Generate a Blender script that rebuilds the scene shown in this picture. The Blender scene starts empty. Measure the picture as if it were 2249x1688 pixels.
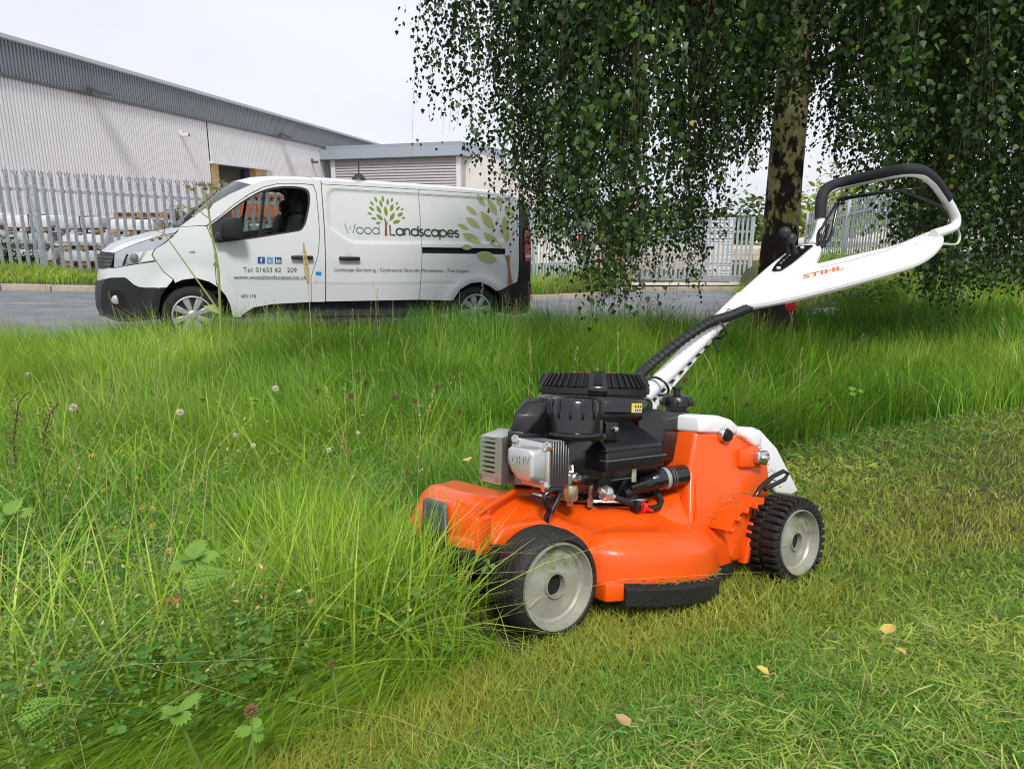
import bpy, bmesh, math, random
import numpy as np
from mathutils import Vector, Matrix
from mathutils.geometry import delaunay_2d_cdt
sc = bpy.context.scene
COL = sc.collection
rng = np.random.default_rng(7)
random.seed(7)
R = math.radians

# ------------------------------------------------------------------ camera
cam = bpy.data.objects.new('camera', bpy.data.cameras.new('camera'))
COL.objects.link(cam)
cam.location = (0, 0, .85)
cam.rotation_euler = (R(90 - 13.35), 0, 0)
cam.data.sensor_width = 36
cam.data.lens = 25.29
cam.data.clip_start = .05
cam.data.clip_end = 1500
sc.camera = cam

# ------------------------------------------------------------------ light: bright overcast
SUN_EL, SUN_AZ = 50, 172            # azimuth clockwise from +Y: the sun stands behind the camera, a little to the right
w = bpy.data.worlds.new('World'); sc.world = w; w.use_nodes = True
nt = w.node_tree; nt.nodes.clear()
out = nt.nodes.new('ShaderNodeOutputWorld'); bg = nt.nodes.new('ShaderNodeBackground')
sky = nt.nodes.new('ShaderNodeTexSky'); sky.sky_type = 'NISHITA'; sky.sun_disc = False
sky.sun_elevation = R(SUN_EL); sky.sun_rotation = R(SUN_AZ); sky.dust_density = 2.0
tc = nt.nodes.new('ShaderNodeTexCoord'); mp = nt.nodes.new('ShaderNodeMapping'); mp.inputs['Scale'].default_value = (1, 1, 2.2)
nz = nt.nodes.new('ShaderNodeTexNoise'); nz.inputs['Scale'].default_value = 1.6; nz.inputs['Detail'].default_value = 5
cr = nt.nodes.new('ShaderNodeValToRGB')                       # cloud deck, pale lavender to white
cr.color_ramp.elements[0].position = .36; cr.color_ramp.elements[0].color = (3.7, 3.85, 4.4, 1)
cr.color_ramp.elements[1].position = .62; cr.color_ramp.elements[1].color = (4.5, 4.5, 4.75, 1)
mx = nt.nodes.new('ShaderNodeMix'); mx.data_type = 'RGBA'; mx.inputs[0].default_value = .9
nt.links.new(tc.outputs['Generated'], mp.inputs[0]); nt.links.new(mp.outputs[0], nz.inputs['Vector'])
nt.links.new(nz.outputs['Fac'], cr.inputs[0])
nt.links.new(sky.outputs[0], mx.inputs[6]); nt.links.new(cr.outputs[0], mx.inputs[7])
nt.links.new(mx.outputs[2], bg.inputs[0]); bg.inputs[1].default_value = .1
nt.links.new(bg.outputs[0], out.inputs[0])
sun = bpy.data.objects.new('sun', bpy.data.lights.new('sun', 'SUN'))
COL.objects.link(sun)
sun.data.energy = 1.35; sun.data.angle = R(12); sun.data.color = (1, .95, .86)
_d = Vector((math.sin(R(SUN_AZ)) * math.cos(R(SUN_EL)), math.cos(R(SUN_AZ)) * math.cos(R(SUN_EL)), math.sin(R(SUN_EL))))
sun.rotation_euler = (-_d).to_track_quat('-Z', 'Y').to_euler()
vs = sc.view_settings
vs.view_transform = 'Standard'; vs.look = 'None'; vs.gamma = 1; vs.use_curve_mapping = False; vs.exposure = 1.1
sc.render.engine = 'CYCLES'
sc.cycles.use_denoising = True; sc.cycles.denoiser = 'OPENIMAGEDENOISE'; sc.cycles.filter_width = 1.1
sc.cycles.max_bounces = 8; sc.cycles.transparent_max_bounces = 12
sc.cycles.caustics_reflective = False; sc.cycles.caustics_refractive = False

# ------------------------------------------------------------------ materials
MATS = {}
def mat(name, col, rough=.5, metal=0., spec=.5, var=0., vscale=6., bump=0., bscale=40., coat=0., attr=None, trans=0., col2=None, thr=(.4, .6), coord='Object', stretch=None, emit=None):
    """Principled material; var = brightness mottling, col2 = second colour mixed in by noise, attr = colour attribute that multiplies."""
    if name in MATS: return MATS[name]
    m = bpy.data.materials.new(name); m.use_nodes = True; t = m.node_tree; N = t.nodes; L = t.links
    b = N['Principled BSDF']; o = N['Material Output']
    b.inputs['Base Color'].default_value = (*col, 1); b.inputs['Roughness'].default_value = rough
    b.inputs['Metallic'].default_value = metal; b.inputs['Specular IOR Level'].default_value = spec
    if coat: b.inputs['Coat Weight'].default_value = coat; b.inputs['Coat Roughness'].default_value = .06
    src = None
    if var or col2 or bump:
        c = N.new('ShaderNodeTexCoord'); vec = c.outputs[coord]
        if stretch:
            mpn = N.new('ShaderNodeMapping'); mpn.inputs['Scale'].default_value = stretch
            L.new(vec, mpn.inputs[0]); vec = mpn.outputs[0]
    if attr:
        a = N.new('ShaderNodeAttribute'); a.attribute_name = attr; src = a.outputs['Color']
    if col2:
        n = N.new('ShaderNodeTexNoise'); n.inputs['Scale'].default_value = vscale; n.inputs['Detail'].default_value = 6; n.inputs['Roughness'].default_value = .65
        L.new(vec, n.inputs['Vector'])
        mr = N.new('ShaderNodeMapRange'); mr.inputs[1].default_value = thr[0]; mr.inputs[2].default_value = thr[1]
        L.new(n.outputs['Fac'], mr.inputs[0])
        q = N.new('ShaderNodeMix'); q.data_type = 'RGBA'; L.new(mr.outputs[0], q.inputs[0])
        q.inputs[6].default_value = (*col, 1); q.inputs[7].default_value = (*col2, 1)
        if src: L.new(src, q.inputs[6])
        src = q.outputs[2]
    if var:
        n = N.new('ShaderNodeTexNoise'); n.inputs['Scale'].default_value = vscale * 1.7; n.inputs['Detail'].default_value = 7; n.inputs['Roughness'].default_value = .7
        L.new(vec, n.inputs['Vector'])
        mr = N.new('ShaderNodeMapRange'); mr.inputs[1].default_value = .25; mr.inputs[2].default_value = .75
        mr.inputs[3].default_value = 1 - var; mr.inputs[4].default_value = 1 + var * .6
        L.new(n.outputs['Fac'], mr.inputs[0])
        q = N.new('ShaderNodeMix'); q.data_type = 'RGBA'; q.blend_type = 'MULTIPLY'; q.inputs[0].default_value = 1
        if src: L.new(src, q.inputs[6])
        else: q.inputs[6].default_value = (*col, 1)
        L.new(mr.outputs[0], q.inputs[7]); src = q.outputs[2]
    if src: L.new(src, b.inputs['Base Color'])
    if bump:
        n = N.new('ShaderNodeTexNoise'); n.inputs['Scale'].default_value = bscale; n.inputs['Detail'].default_value = 5
        L.new(vec, n.inputs['Vector'])
        bp = N.new('ShaderNodeBump'); bp.inputs['Strength'].default_value = bump; bp.inputs['Distance'].default_value = .02
        L.new(n.outputs['Fac'], bp.inputs['Height']); L.new(bp.outputs[0], b.inputs['Normal'])
    if trans:
        tr = N.new('ShaderNodeBsdfTranslucent'); ms = N.new('ShaderNodeMixShader'); ms.inputs[0].default_value = trans
        if src: L.new(src, tr.inputs[0])
        else: tr.inputs[0].default_value = (*col, 1)
        L.new(b.outputs[0], ms.inputs[1]); L.new(tr.outputs[0], ms.inputs[2]); L.new(ms.outputs[0], o.inputs[0])
    if emit:
        b.inputs['Emission Color'].default_value = (*emit, 1); b.inputs['Emission Strength'].default_value = 1
    MATS[name] = m
    return m

def glass(name, tint=(.8, .86, .85), refl=.5):
    m = bpy.data.materials.new(name); m.use_nodes = True; t = m.node_tree; N = t.nodes; L = t.links
    N.remove(N['Principled BSDF'])
    tr = N.new('ShaderNodeBsdfTransparent'); tr.inputs[0].default_value = (*tint, 1)
    gl = N.new('ShaderNodeBsdfGlossy'); gl.inputs['Roughness'].default_value = .02
    fr = N.new('ShaderNodeFresnel'); fr.inputs[0].default_value = 1.35
    ms = N.new('ShaderNodeMixShader'); L.new(fr.outputs[0], ms.inputs[0]); L.new(tr.outputs[0], ms.inputs[1]); L.new(gl.outputs[0], ms.inputs[2])
    L.new(ms.outputs[0], N['Material Output'].inputs[0])
    return m

# ------------------------------------------------------------------ mesh building
class MB:
    def __init__(s): s.v = []; s.f = []
    def add(s, verts, faces):
        o = len(s.v); s.v.extend([tuple(map(float, p)) for p in verts]); s.f.extend([tuple(i + o for i in f) for f in faces]); return s
    def box(s, c, d, rot=None, bev=0., seg=2):
        bm = bmesh.new(); bmesh.ops.create_cube(bm, size=1)
        for v in bm.verts: v.co = Vector((v.co.x * d[0], v.co.y * d[1], v.co.z * d[2]))
        if bev: bmesh.ops.bevel(bm, geom=bm.edges[:], offset=bev, segments=seg, profile=.5, affect='EDGES')
        M = Matrix.Translation(c) @ (rot.to_4x4() if rot is not None else Matrix())
        return s.bm(bm, M)
    def bm(s, bm, M=None):
        bm.verts.ensure_lookup_table(); bm.verts.index_update()
        s.add([(M @ v.co) if M is not None else v.co for v in bm.verts], [tuple(v.index for v in f.verts) for f in bm.faces]); bm.free(); return s
    def hull(s, pts, bev=0., seg=3):
        bm = bmesh.new()
        for p in pts: bm.verts.new(p)
        r = bmesh.ops.convex_hull(bm, input=bm.verts[:])
        bmesh.ops.delete(bm, geom=[v for v in bm.verts if not v.link_faces], context='VERTS')
        bmesh.ops.dissolve_limit(bm, angle_limit=R(4), verts=bm.verts[:], edges=bm.edges[:])
        if bev: bmesh.ops.bevel(bm, geom=[e for e in bm.edges if len(e.link_faces) == 2 and e.calc_face_angle(0) > R(12)], offset=bev, segments=seg, profile=.5, affect='EDGES', clamp_overlap=True)
        return s.bm(bm)
    def prism(s, poly, fn0, fn1, cap=True):
        """polygon of 2-D points carried to 3-D by fn0 (one side) and fn1 (other side)"""
        n = len(poly); a = [fn0(*p) for p in poly]; b = [fn1(*p) for p in poly]
        f = [(i, (i + 1) % n, n + (i + 1) % n, n + i) for i in range(n)]
        if cap: f += [tuple(range(n))[::-1], tuple(range(n, 2 * n))]
        return s.add(a + b, f)
    def tube(s, path, r, n=8, cap=True, closed=False, flat=None):
        P = [Vector(p) for p in path]; m = len(P); rs = [float(q) for q in r] if hasattr(r, '__len__') else [float(r)] * m
        up = None; rings = []
        for i in range(m):
            if closed: t = P[(i + 1) % m] - P[i - 1]
            else: t = P[min(i + 1, m - 1)] - P[max(i - 1, 0)]
            t.normalize()
            if up is None: up = Vector((0, 0, 1)) if abs(t.z) < .9 else Vector((1, 0, 0))
            x = up.cross(t).normalized(); y = t.cross(x).normalized(); up = y
            k = flat or 1.
            rings.append([P[i] + rs[i] * (math.cos(6.2831853 * j / n) * x + k * math.sin(6.2831853 * j / n) * y) for j in range(n)])
        return s.loft(rings, cap and not closed, closed)
    def loft(s, rings, cap=True, closed=False, ringclosed=True):
        n = len(rings[0]); m = len(rings); v = [p for r_ in rings for p in r_]; f = []
        for i in range(m if closed else m - 1):
            a, b = i * n, ((i + 1) % m) * n
            for j in range(n if ringclosed else n - 1):
                k = (j + 1) % n; f.append((a + j, a + k, b + k, b + j))
        if cap and ringclosed: f += [tuple(range(n))[::-1], tuple(range((m - 1) * n, m * n))]
        return s.add(v, f)
    def lathe(s, prof, c=(0, 0, 0), axis='z', n=32, closed=False, cap=True):
        rings = []
        for r, h in prof:
            ring = []
            for j in range(n):
                a = 6.2831853 * j / n; p, q = r * math.cos(a), r * math.sin(a)
                ring.append({'z': (c[0] + p, c[1] + q, c[2] + h), 'y': (c[0] + p, c[1] + h, c[2] + q), 'x': (c[0] + h, c[1] + p, c[2] + q)}[axis])
            rings.append(ring)
        return s.loft(rings, cap and not closed, closed)
    def xform(s, M):
        s.v = [tuple(M @ Vector(p)) for p in s.v]; return s

def mesh_of(mb, name, m, smooth=40, recalc=True, weld=0.):
    me = bpy.data.meshes.new(name); me.from_pydata(mb.v, [], mb.f)
    if recalc:
        bm = bmesh.new(); bm.from_mesh(me)
        if weld: bmesh.ops.remove_doubles(bm, verts=bm.verts[:], dist=weld)
        bmesh.ops.recalc_face_normals(bm, faces=bm.faces[:]); bm.to_mesh(me); bm.free()
    if m: me.materials.append(m)
    if smooth:
        me.polygons.foreach_set('use_smooth', [True] * len(me.polygons)); me.set_sharp_from_angle(angle=R(smooth))
    me.update(); return me
def obj(name, mb, m=None, parent=None, smooth=40, loc=None, rotz=None, label=None, kind=None, recalc=True):
    me = mb if isinstance(mb, bpy.types.Mesh) else mesh_of(mb, name, m, smooth, recalc)
    o = bpy.data.objects.new(name, me); COL.objects.link(o)
    if parent: o.parent = parent
    if loc is not None: o.location = loc
    if rotz is not None: o.rotation_euler = (0, 0, rotz)
    if label: o['label'] = label
    if kind: o['kind'] = kind
    return o
def thing(name, label, cat, loc=(0, 0, 0), rotz=0, group=None):
    o = bpy.data.objects.new(name, None); COL.objects.link(o); o.empty_display_size = .1
    o.location = loc; o.rotation_euler = (0, 0, rotz); return tag(o, label, cat, group)
def tag(o, label, cat, group=None):
    o['label'] = label; o['category'] = cat
    if group: o['group'] = group
    return o
def big_mesh(name, V, F, m, cols=None, kind='stuff', smooth=False, parent=None):
    """numpy arrays -> mesh; F is (n,3) or (n,4); cols is one colour per vertex"""
    me = bpy.data.meshes.new(name); k = F.shape[1]
    me.vertices.add(len(V)); me.vertices.foreach_set('co', V.astype(np.float32).ravel())
    me.loops.add(F.size); me.loops.foreach_set('vertex_index', F.astype(np.int32).ravel())
    me.polygons.add(len(F)); me.polygons.foreach_set('loop_start', np.arange(0, F.size, k, dtype=np.int32))
    if smooth: me.polygons.foreach_set('use_smooth', np.ones(len(F), bool))
    me.update(calc_edges=True)
    if cols is not None:
        a = me.color_attributes.new('col', 'FLOAT_COLOR', 'POINT')
        a.data.foreach_set('color', np.c_[cols, np.ones(len(V))].astype(np.float32).ravel())
    me.materials.append(m)
    o = bpy.data.objects.new(name, me); COL.objects.link(o)
    if kind: o['kind'] = kind
    if parent: o.parent = parent
    return o
def pip(x, y, poly):
    x = np.asarray(x); y = np.asarray(y); r = np.zeros(x.shape, bool); n = len(poly)
    for i in range(n):
        (x1, y1), (x2, y2) = poly[i], poly[(i + 1) % n]
        if y1 == y2: continue
        c = ((y1 > y) != (y2 > y)) & (x < (x2 - x1) * (y - y1) / (y2 - y1) + x1); r ^= c
    return r
def resample(poly, step, closed=True):
    o = []; n = len(poly)
    for i in range(n if closed else n - 1):
        a = np.array(poly[i], float); b = np.array(poly[(i + 1) % n], float); k = max(1, int(np.ceil(np.linalg.norm(b - a) / step)))
        o += [tuple(a + (b - a) * t / k) for t in range(k)]
    if not closed: o.append(tuple(poly[-1]))
    return o
def rounded(poly, r, k=4):
    """round the corners of a 2-D polygon"""
    o = []; n = len(poly); rr = r if hasattr(r, '__len__') else [r] * n
    for i in range(n):
        p = Vector(poly[i]); a = Vector(poly[i - 1]) - p; b = Vector(poly[(i + 1) % n]) - p
        d = min(rr[i], a.length * .45, b.length * .45)
        if d < 1e-5: o.append(tuple(p)); continue
        A = p + a.normalized() * d; B = p + b.normalized() * d
        for t in range(k + 1):
            t /= k; o.append(tuple((1 - t) ** 2 * A + 2 * t * (1 - t) * p + t * t * B))
    return o
def panel(outline, holes, step, fn, depth=0., ddir=None, grid=None):
    """sheet that fills a 2-D outline (with holes), carried to 3-D by fn; depth folds the rims back along ddir"""
    loops = [resample(outline, step)] + [resample(h, step) for h in holes]
    pts = []; edges = []
    for l in loops:
        o = len(pts); n = len(l); pts += l; edges += [(o + i, o + (i + 1) % n) for i in range(n)]
    A = np.array(loops[0]); g = grid or step
    xs = np.arange(A[:, 0].min() + g * .5, A[:, 0].max(), g); ys = np.arange(A[:, 1].min() + g * .5, A[:, 1].max(), g)
    X, Y = np.meshgrid(xs, ys); X = X.ravel(); Y = Y.ravel()
    ok = pip(X, Y, loops[0])
    for h in loops[1:]: ok &= ~pip(X, Y, h)
    P = np.array(pts); X = X[ok]; Y = Y[ok]
    if len(X):
        d = np.min((X[:, None] - P[None, :, 0]) ** 2 + (Y[:, None] - P[None, :, 1]) ** 2, axis=1)
        k = d > (g * .45) ** 2; pts = pts + list(zip(X[k].tolist(), Y[k].tolist()))
    r = delaunay_2d_cdt([Vector((float(p[0]), float(p[1]))) for p in pts], edges, [], 0, 1e-6)
    v2 = np.array([(p.x, p.y) for p in r[0]]); T = np.array([f for f in r[2] if len(f) == 3])
    c = v2[T].mean(1); ok = pip(c[:, 0], c[:, 1], loops[0])
    for h in loops[1:]: ok &= ~pip(c[:, 0], c[:, 1], h)
    mb = MB(); mb.add([fn(x, y) for x, y in v2], [tuple(t) for t in T[ok]])
    if depth:
        dd = Vector(ddir or (0, 1, 0)) * depth
        for l in loops:
            a = [Vector(fn(*p)) for p in l]; n = len(a)
            mb.add(a + [p + dd for p in a], [(i, (i + 1) % n, n + (i + 1) % n, n + i) for i in range(n)])
    return mb
def text2d(s, size=1., offset=0., shear=0.):
    cu = bpy.data.curves.new('txt', 'FONT'); cu.body = s; cu.size = size; cu.offset = offset; cu.shear = shear; cu.resolution_u = 4
    o = bpy.data.objects.new('txt', cu); COL.objects.link(o)
    bpy.context.view_layer.update()
    me = bpy.data.meshes.new_from_object(o.evaluated_get(bpy.context.evaluated_depsgraph_get()))
    v = [(p.co.x, p.co.y) for p in me.vertices]; f = [tuple(p.vertices) for p in me.polygons]
    bpy.data.objects.remove(o); bpy.data.curves.remove(cu); bpy.data.meshes.remove(me)
    return v, f
def text_fit(mb, s, x0, x1, z0, fn, offset=0., hscale=1., shear=0.):
    v, f = text2d(s, 1, offset, shear); xs = [p[0] for p in v]; k = (x1 - x0) / (max(xs) - min(xs)); m = min(xs)
    mb.add([fn(x0 + (p[0] - m) * k, z0 + p[1] * k * hscale) for p in v], f); return mb
def vnoise(x, y, s=1., seed=0):
    """smooth value noise in 0..1"""
    x = np.asarray(x, float) * s + seed * 17.3; y = np.asarray(y, float) * s + seed * 9.1
    xi = np.floor(x).astype(np.int64); yi = np.floor(y).astype(np.int64); fx = x - xi; fy = y - yi
    fx = fx * fx * (3 - 2 * fx); fy = fy * fy * (3 - 2 * fy)
    def h(a, b):
        n = (a * 374761393 + b * 668265263 + seed * 1442695) & 0x7fffffff
        n = ((n ^ (n >> 13)) * 1274126177) & 0x7fffffff
        return ((n ^ (n >> 16)) & 0xffff) / 65535.
    return (h(xi, yi) * (1 - fx) + h(xi + 1, yi) * fx) * (1 - fy) + (h(xi, yi + 1) * (1 - fx) + h(xi + 1, yi + 1) * fx) * fy
def sstep(a, b, x):
    t = np.clip((np.asarray(x, float) - a) / (b - a), 0, 1); return t * t * (3 - 2 * t)
# ================================================================== SETTING
P0 = np.array([-4.4776, 7.7033]); EV = np.array([.8957, .4447]); NV = np.array([-.4447, .8957])   # van front corner and the run of the road
def zr(x, y):
    """road plane: falls gently along the road, levels out far away"""
    s = (np.asarray(x) - P0[0]) * EV[0] + (np.asarray(y) - P0[1]) * EV[1]
    s = np.where(s > 13, 13 + 3 * np.tanh((s - 13) / 3), np.where(s < -8, -8 + 3 * np.tanh((s + 8) / 3), s))
    return -.5665 - .042 * s
KERB = [(-30, 8.3), (-14, 11.85), (-9.17, 12.92), (-7.6, 13.27), (.38, 14.7), (1.63, 15.58), (2.87, 17.81), (5.56, 19.25), (8.5, 20.4), (40, 33)]
KX = [p[0] for p in KERB]; KY = [p[1] for p in KERB]
CREST = [(-30, 1.), (-9, 4.5), (-6, 4.85), (-3, 5.12), (2.2, 5.85), (3.3, 6.75), (4.0, 7.8), (4.6, 9.5), (5.5, 13.5), (6.6, 20), (9, 33), (300, 40)]
CX = [p[0] for p in CREST]; CY = [p[1] for p in CREST]
MO = np.array([.0808, 1.1463]); MZ = .1035                                    # where the near front wheel of the mower stands
MA = Vector((.8106, .5642, -.1565)).normalized(); MB_ = Vector((-.5849, .7925, -.1727)); MB_ = (MB_ - MA * MB_.dot(MA)).normalized(); MC = MA.cross(MB_)
MTH = math.atan2(MA.y, MA.x); M1 = np.array([math.cos(MTH), math.sin(MTH)]); M2 = np.array([-math.sin(MTH), math.cos(MTH)])
def mloc(x, y):
    dx = np.asarray(x) - MO[0]; dy = np.asarray(y) - MO[1]
    return dx * M1[0] + dy * M1[1], dx * M2[0] + dy * M2[1]
def is_mown(x, y):
    lx, ly = mloc(x, y)
    near = .01 + .13 * np.clip(lx, -1.5, 0) * 1.3 + .10 * (vnoise(lx, ly * 0, 3.1, 5) - .5) + .05 * (vnoise(x, y, 14, 9) - .5)
    far = .60 + .25 * sstep(.9, 1.9, lx) - .16 * np.clip(lx - 1.9, 0, 3) + .07 * (vnoise(lx, ly * 0, 2.7, 8) - .5)
    return (ly < near) | ((lx > -.05) & (ly < far))
def lawn_z(x, y):
    """the bank falls away from the camera towards the road"""
    g = (.0266 * (x - MO[0]) + .2315 * (y - MO[1])) / .9725
    return MZ - .27 * np.tanh(g / .27) - .03 * np.maximum(0, y - 6)
def zg(x, y):
    x = np.asarray(x, float); y = np.asarray(y, float)
    lx, ly = mloc(x, y)
    und = .05 * (vnoise(x, y, .9, 3) - .5) + .08 * (vnoise(x, y, .35, 4) - .5)
    calm = np.clip((np.hypot(lx - .3, ly - .3) - .7) / 1.2, 0, 1)
    lawn = lawn_z(x, y) - .004 + und * calm
    lawn = lawn + np.where(is_mown(x, y), .035 * sstep(-.22, -.6, ly) * vnoise(lx, ly, 2.2, 6), 0)
    D = (y - np.interp(x, CX, CY)) * .97
    road = zr(x, y)
    s = sstep(0, 2.4, D)
    z = lawn * (1 - s) + (road - .09) * s
    d = y - np.interp(x, KX, KY)
    far = road + .105 + .05 * np.clip(d, 0, 1.5) + .03 * (vnoise(x, y, 1.2, 2) - .5)
    return np.where((d > .1) & (D > 2.4), far, z)

soil = mat('soil', (.055, .06, .022), .95, var=.5, vscale=9, bump=.6, bscale=60, col2=(.085, .08, .03))
xs = np.r_[-400, -200, -100, -60, -40, -30, -24, -20, -17, np.arange(-15, 13.01, .22), 15, 18, 22, 30, 40, 60, 100, 200, 400]
ys = np.r_[-60, -25, -10, -5, -3, np.arange(-2, 22.01, .22), 24, 27, 31, 36, 45, 60, 90, 140, 250, 450, 900]
X, Y = np.meshgrid(xs, ys); Z = zg(X, Y)
nx = len(xs); i = np.arange(nx - 1)[None, :] + nx * np.arange(len(ys) - 1)[:, None]
F = np.stack([i, i + 1, i + 1 + nx, i + nx], -1).reshape(-1, 4)
ground = big_mesh('ground', np.c_[X.ravel(), Y.ravel(), Z.ravel()], F, soil, kind='structure', smooth=True)

asphalt = mat('asphalt', (.20, .215, .235), .85, var=.28, vscale=1.3, bump=.35, bscale=180, col2=(.16, .17, .185))
def strip(name, near, far, m, dz, cols=8, step=.6, kind='structure'):
    """sheet between two polylines given as functions of a parameter"""
    n = len(near); V = []; 
    for a, b in zip(near, far):
        for c in range(cols + 1):
            t = c / cols; x = a[0] + (b[0] - a[0]) * t; y = a[1] + (b[1] - a[1]) * t; V.append((x, y, dz(x, y)))
    k = cols + 1; F = [(r * k + c, r * k + c + 1, (r + 1) * k + c + 1, (r + 1) * k + c) for r in range(n - 1) for c in range(cols)]
    return obj(name, MB().add(V, F), m, kind=kind)
def kpt(x): return (x, float(np.interp(x, KX, KY)))
kx = [x for x in np.arange(-30, 13.1, .75)]
near = []
for x in kx:
    s = x + 4.4; p = P0 + EV * s - NV * 1.15; near.append(tuple(p))
road = strip('road', near, [kpt(x) for x in kx], asphalt, lambda x, y: float(zr(x, y)), cols=14)
# repaired seam in the asphalt and a pale worn line along the road, each its own thin sheet
line_a = []; line_b = []
for s in np.arange(-9, 18, .8):
    p = P0 + EV * s + NV * (4.55 if s < 2 else 4.55 - .03 * (s - 2)); 
    if p[1] > kpt(p[0])[1] - .5: break
    line_a.append(tuple(p)); line_b.append(tuple(p + NV * .05))
strip('road_line', line_a, line_b, mat('worn_line', (.5, .5, .5), .8, var=.4, vscale=12), lambda x, y: float(zr(x, y)) + .005, cols=1)

# kerb: separate stones along the far side
kerb = bpy.data.objects.new('kerb', None); COL.objects.link(kerb); kerb['kind'] = 'structure'
kstone = mat('kerb_concrete', (.44, .39, .33), .9, var=.35, vscale=7, bump=.4, bscale=70, col2=(.30, .26, .22), thr=(.45, .75))
kp = resample([p for p in KERB if -15 < p[0] < 9], .915, closed=False)
for a, b in zip(kp[:-1], kp[1:]):
    c = ((a[0] + b[0]) / 2, (a[1] + b[1]) / 2 + .075); L_ = math.hypot(b[0] - a[0], b[1] - a[1]) - .014
    mb = MB().box((0, 0, 0), (L_, .15, .26), bev=.016)
    o = obj('kerb_stone', mb, kstone, kerb); o.location = (c[0], c[1], float(zr(*c)) - .015 + random.uniform(-.008, .008)); o.rotation_euler = (0, math.asin(.038), math.atan2(b[1] - a[1], b[0] - a[0]) + random.uniform(-.01, .01))
# concrete yard and the gate apron behind the fences
conc = mat('yard_concrete', (.60, .53, .44), .9, var=.25, vscale=.8, bump=.2, bscale=60)
grid_x = np.r_[-60, -40, np.arange(-26, 14.1, 1.), 20, 40]
def yard_near(x): return float(np.interp(x, [-60, -12, .3, 2.3, 2.9, 7.6, 8, 40], [9.5, 14.95, 16.95, 19.3, 17.95, 20.2, 20.4, 34]))
strip('yard', [(x, yard_near(x) + (.12 if x > 2.6 else .35)) for x in grid_x], [(x * 1.6, 140) for x in grid_x], conc, lambda x, y: float(zr(x, y)) + .15 + .004 * min(40, max(0, y - 20)), cols=40)

# ------------------------------------------------------------------ palisade fences
galv = mat('galvanised_steel', (.30, .33, .375), .5, metal=.35, var=.3, vscale=14, coord='Object', col2=(.46, .49, .53))
galv2 = mat('weathered_galvanised_steel', (.50, .55, .58), .6, metal=.2, var=.22, vscale=10)
def pale_mesh(h, m, wd=.068):
    sec = [(-wd / 2, .0), (-wd / 2 + .012, -.012), (-.012, -.004), (0, -.018), (.012, -.004), (wd / 2 - .012, -.012), (wd / 2, .0)]
    v = []; z1 = h - .12
    for z in (0, z1): v += [(a, b, z) for a, b in sec]
    f = [(j, j + 1, j + 8, j + 7) for j in range(6)]
    mb = MB().add(v, f)
    mb.add([(a, b + .004, z) for z in (0, z1) for a, b in sec], [(j + 1, j, j + 7, j + 8) for j in range(6)])
    for cx, lean, up, wl in ((-.024, -.018, .085, .022), (0, 0, .13, .026), (.024, .018, .085, .022)):      # three splayed points
        mb.add([(cx - wl / 2, -.01, z1 - .004), (cx + wl / 2, -.01, z1 - .004), (cx + lean + wl * .62, -.022 - abs(lean) * .5, z1 + up * .55), (cx + lean, -.03 - abs(lean), z1 + up), (cx + lean - wl * .62, -.022 - abs(lean) * .5, z1 + up * .55)], [(0, 1, 2, 3, 4)])
        mb.add([(cx, -.016, z1 + .03), (cx, .006, z1 - .01), (cx + lean, -.024 - abs(lean), z1 + up * .9)], [(0, 1, 2)])
    return mesh_of(mb, 'pale', m, 30)
def palisade(root, pts, h, m, pitch=.155, post_every=2.75, zf=None, pale=None, rails=(.30, .80), post=True):
    """pales, rails and posts of one fence along a polyline, as parts of root"""
    me = pale_mesh(h, m); pm = mesh_of(MB().box((0, .05, h * .5 - .1), (.075, .06, h + .12), bev=.006), 'post', m, 30)
    for a, b in zip(pts[:-1], pts[1:]):
        A = Vector((*a, 0)); B = Vector((*b, 0)); L_ = (B - A).length; n = int(L_ / pitch); ang = math.atan2(B.y - A.y, B.x - A.x)
        za, zb = zf(*a), zf(*b)
        for k in range(n):
            t = (k + .5) / n; p = A.lerp(B, t); o = obj('pale', me, parent=root)
            o.location = (p.x, p.y, za + (zb - za) * t + .05 + random.uniform(-.012, .012)); o.rotation_euler = (random.uniform(-.006, .006), random.uniform(-.008, .008), ang + random.uniform(-.05, .05))
        nrm = Vector((-math.sin(ang), math.cos(ang), 0)) * .03
        for fr in rails:
            p = A + nrm; q = B + nrm; p.z = za + h * fr + .05; q.z = zb + h * fr + .05
            mb = MB(); d = (q - p); ax = d.normalized(); wv = Vector((0, 0, 1)); hv = ax.cross(wv)
            R0 = [p + wv * .03 + hv * .0, p - wv * .03 + hv * .0, p - wv * .03 - hv * .03, p - wv * .024 - hv * .03, p - wv * .024 - hv * .006, p + wv * .03 - hv * .006]
            mb.loft([R0, [r + d for r in R0]]); obj('rail', mb, m, root, 20)
        if post:
            np_ = max(1, round(L_ / post_every))
            for k in range(np_ + 1):
                t = k / np_; p = A.lerp(B, t); o = obj('post', pm, parent=root); o.location = (p.x, p.y, za + (zb - za) * t); o.rotation_euler = (0, 0, ang)
zf_verge = lambda x, y: float(zr(x, y)) + .16
f1 = thing('palisade_fence', 'long grey galvanised palisade fence along the verge, passing behind the white van', 'fence')
palisade(f1, [(-13.9, 14.02), (-9.51, 14.72), (.42, 16.85)], 2.02, galv, zf=lambda x, y: float(zr(x, y)) + (.15 if x < -5 else .02))
f2 = thing('palisade_fence', 'pale palisade fence set back at an angle beside the gate, right of the van', 'fence')
palisade(f2, [(.55, 16.95), (2.25, 20.0)], 1.98, galv2, zf=lambda x, y: float(zr(x, y)) - .03)
f3 = thing('palisade_fence', 'silver palisade fence running back behind the weeds and the mower handle', 'fence')
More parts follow.
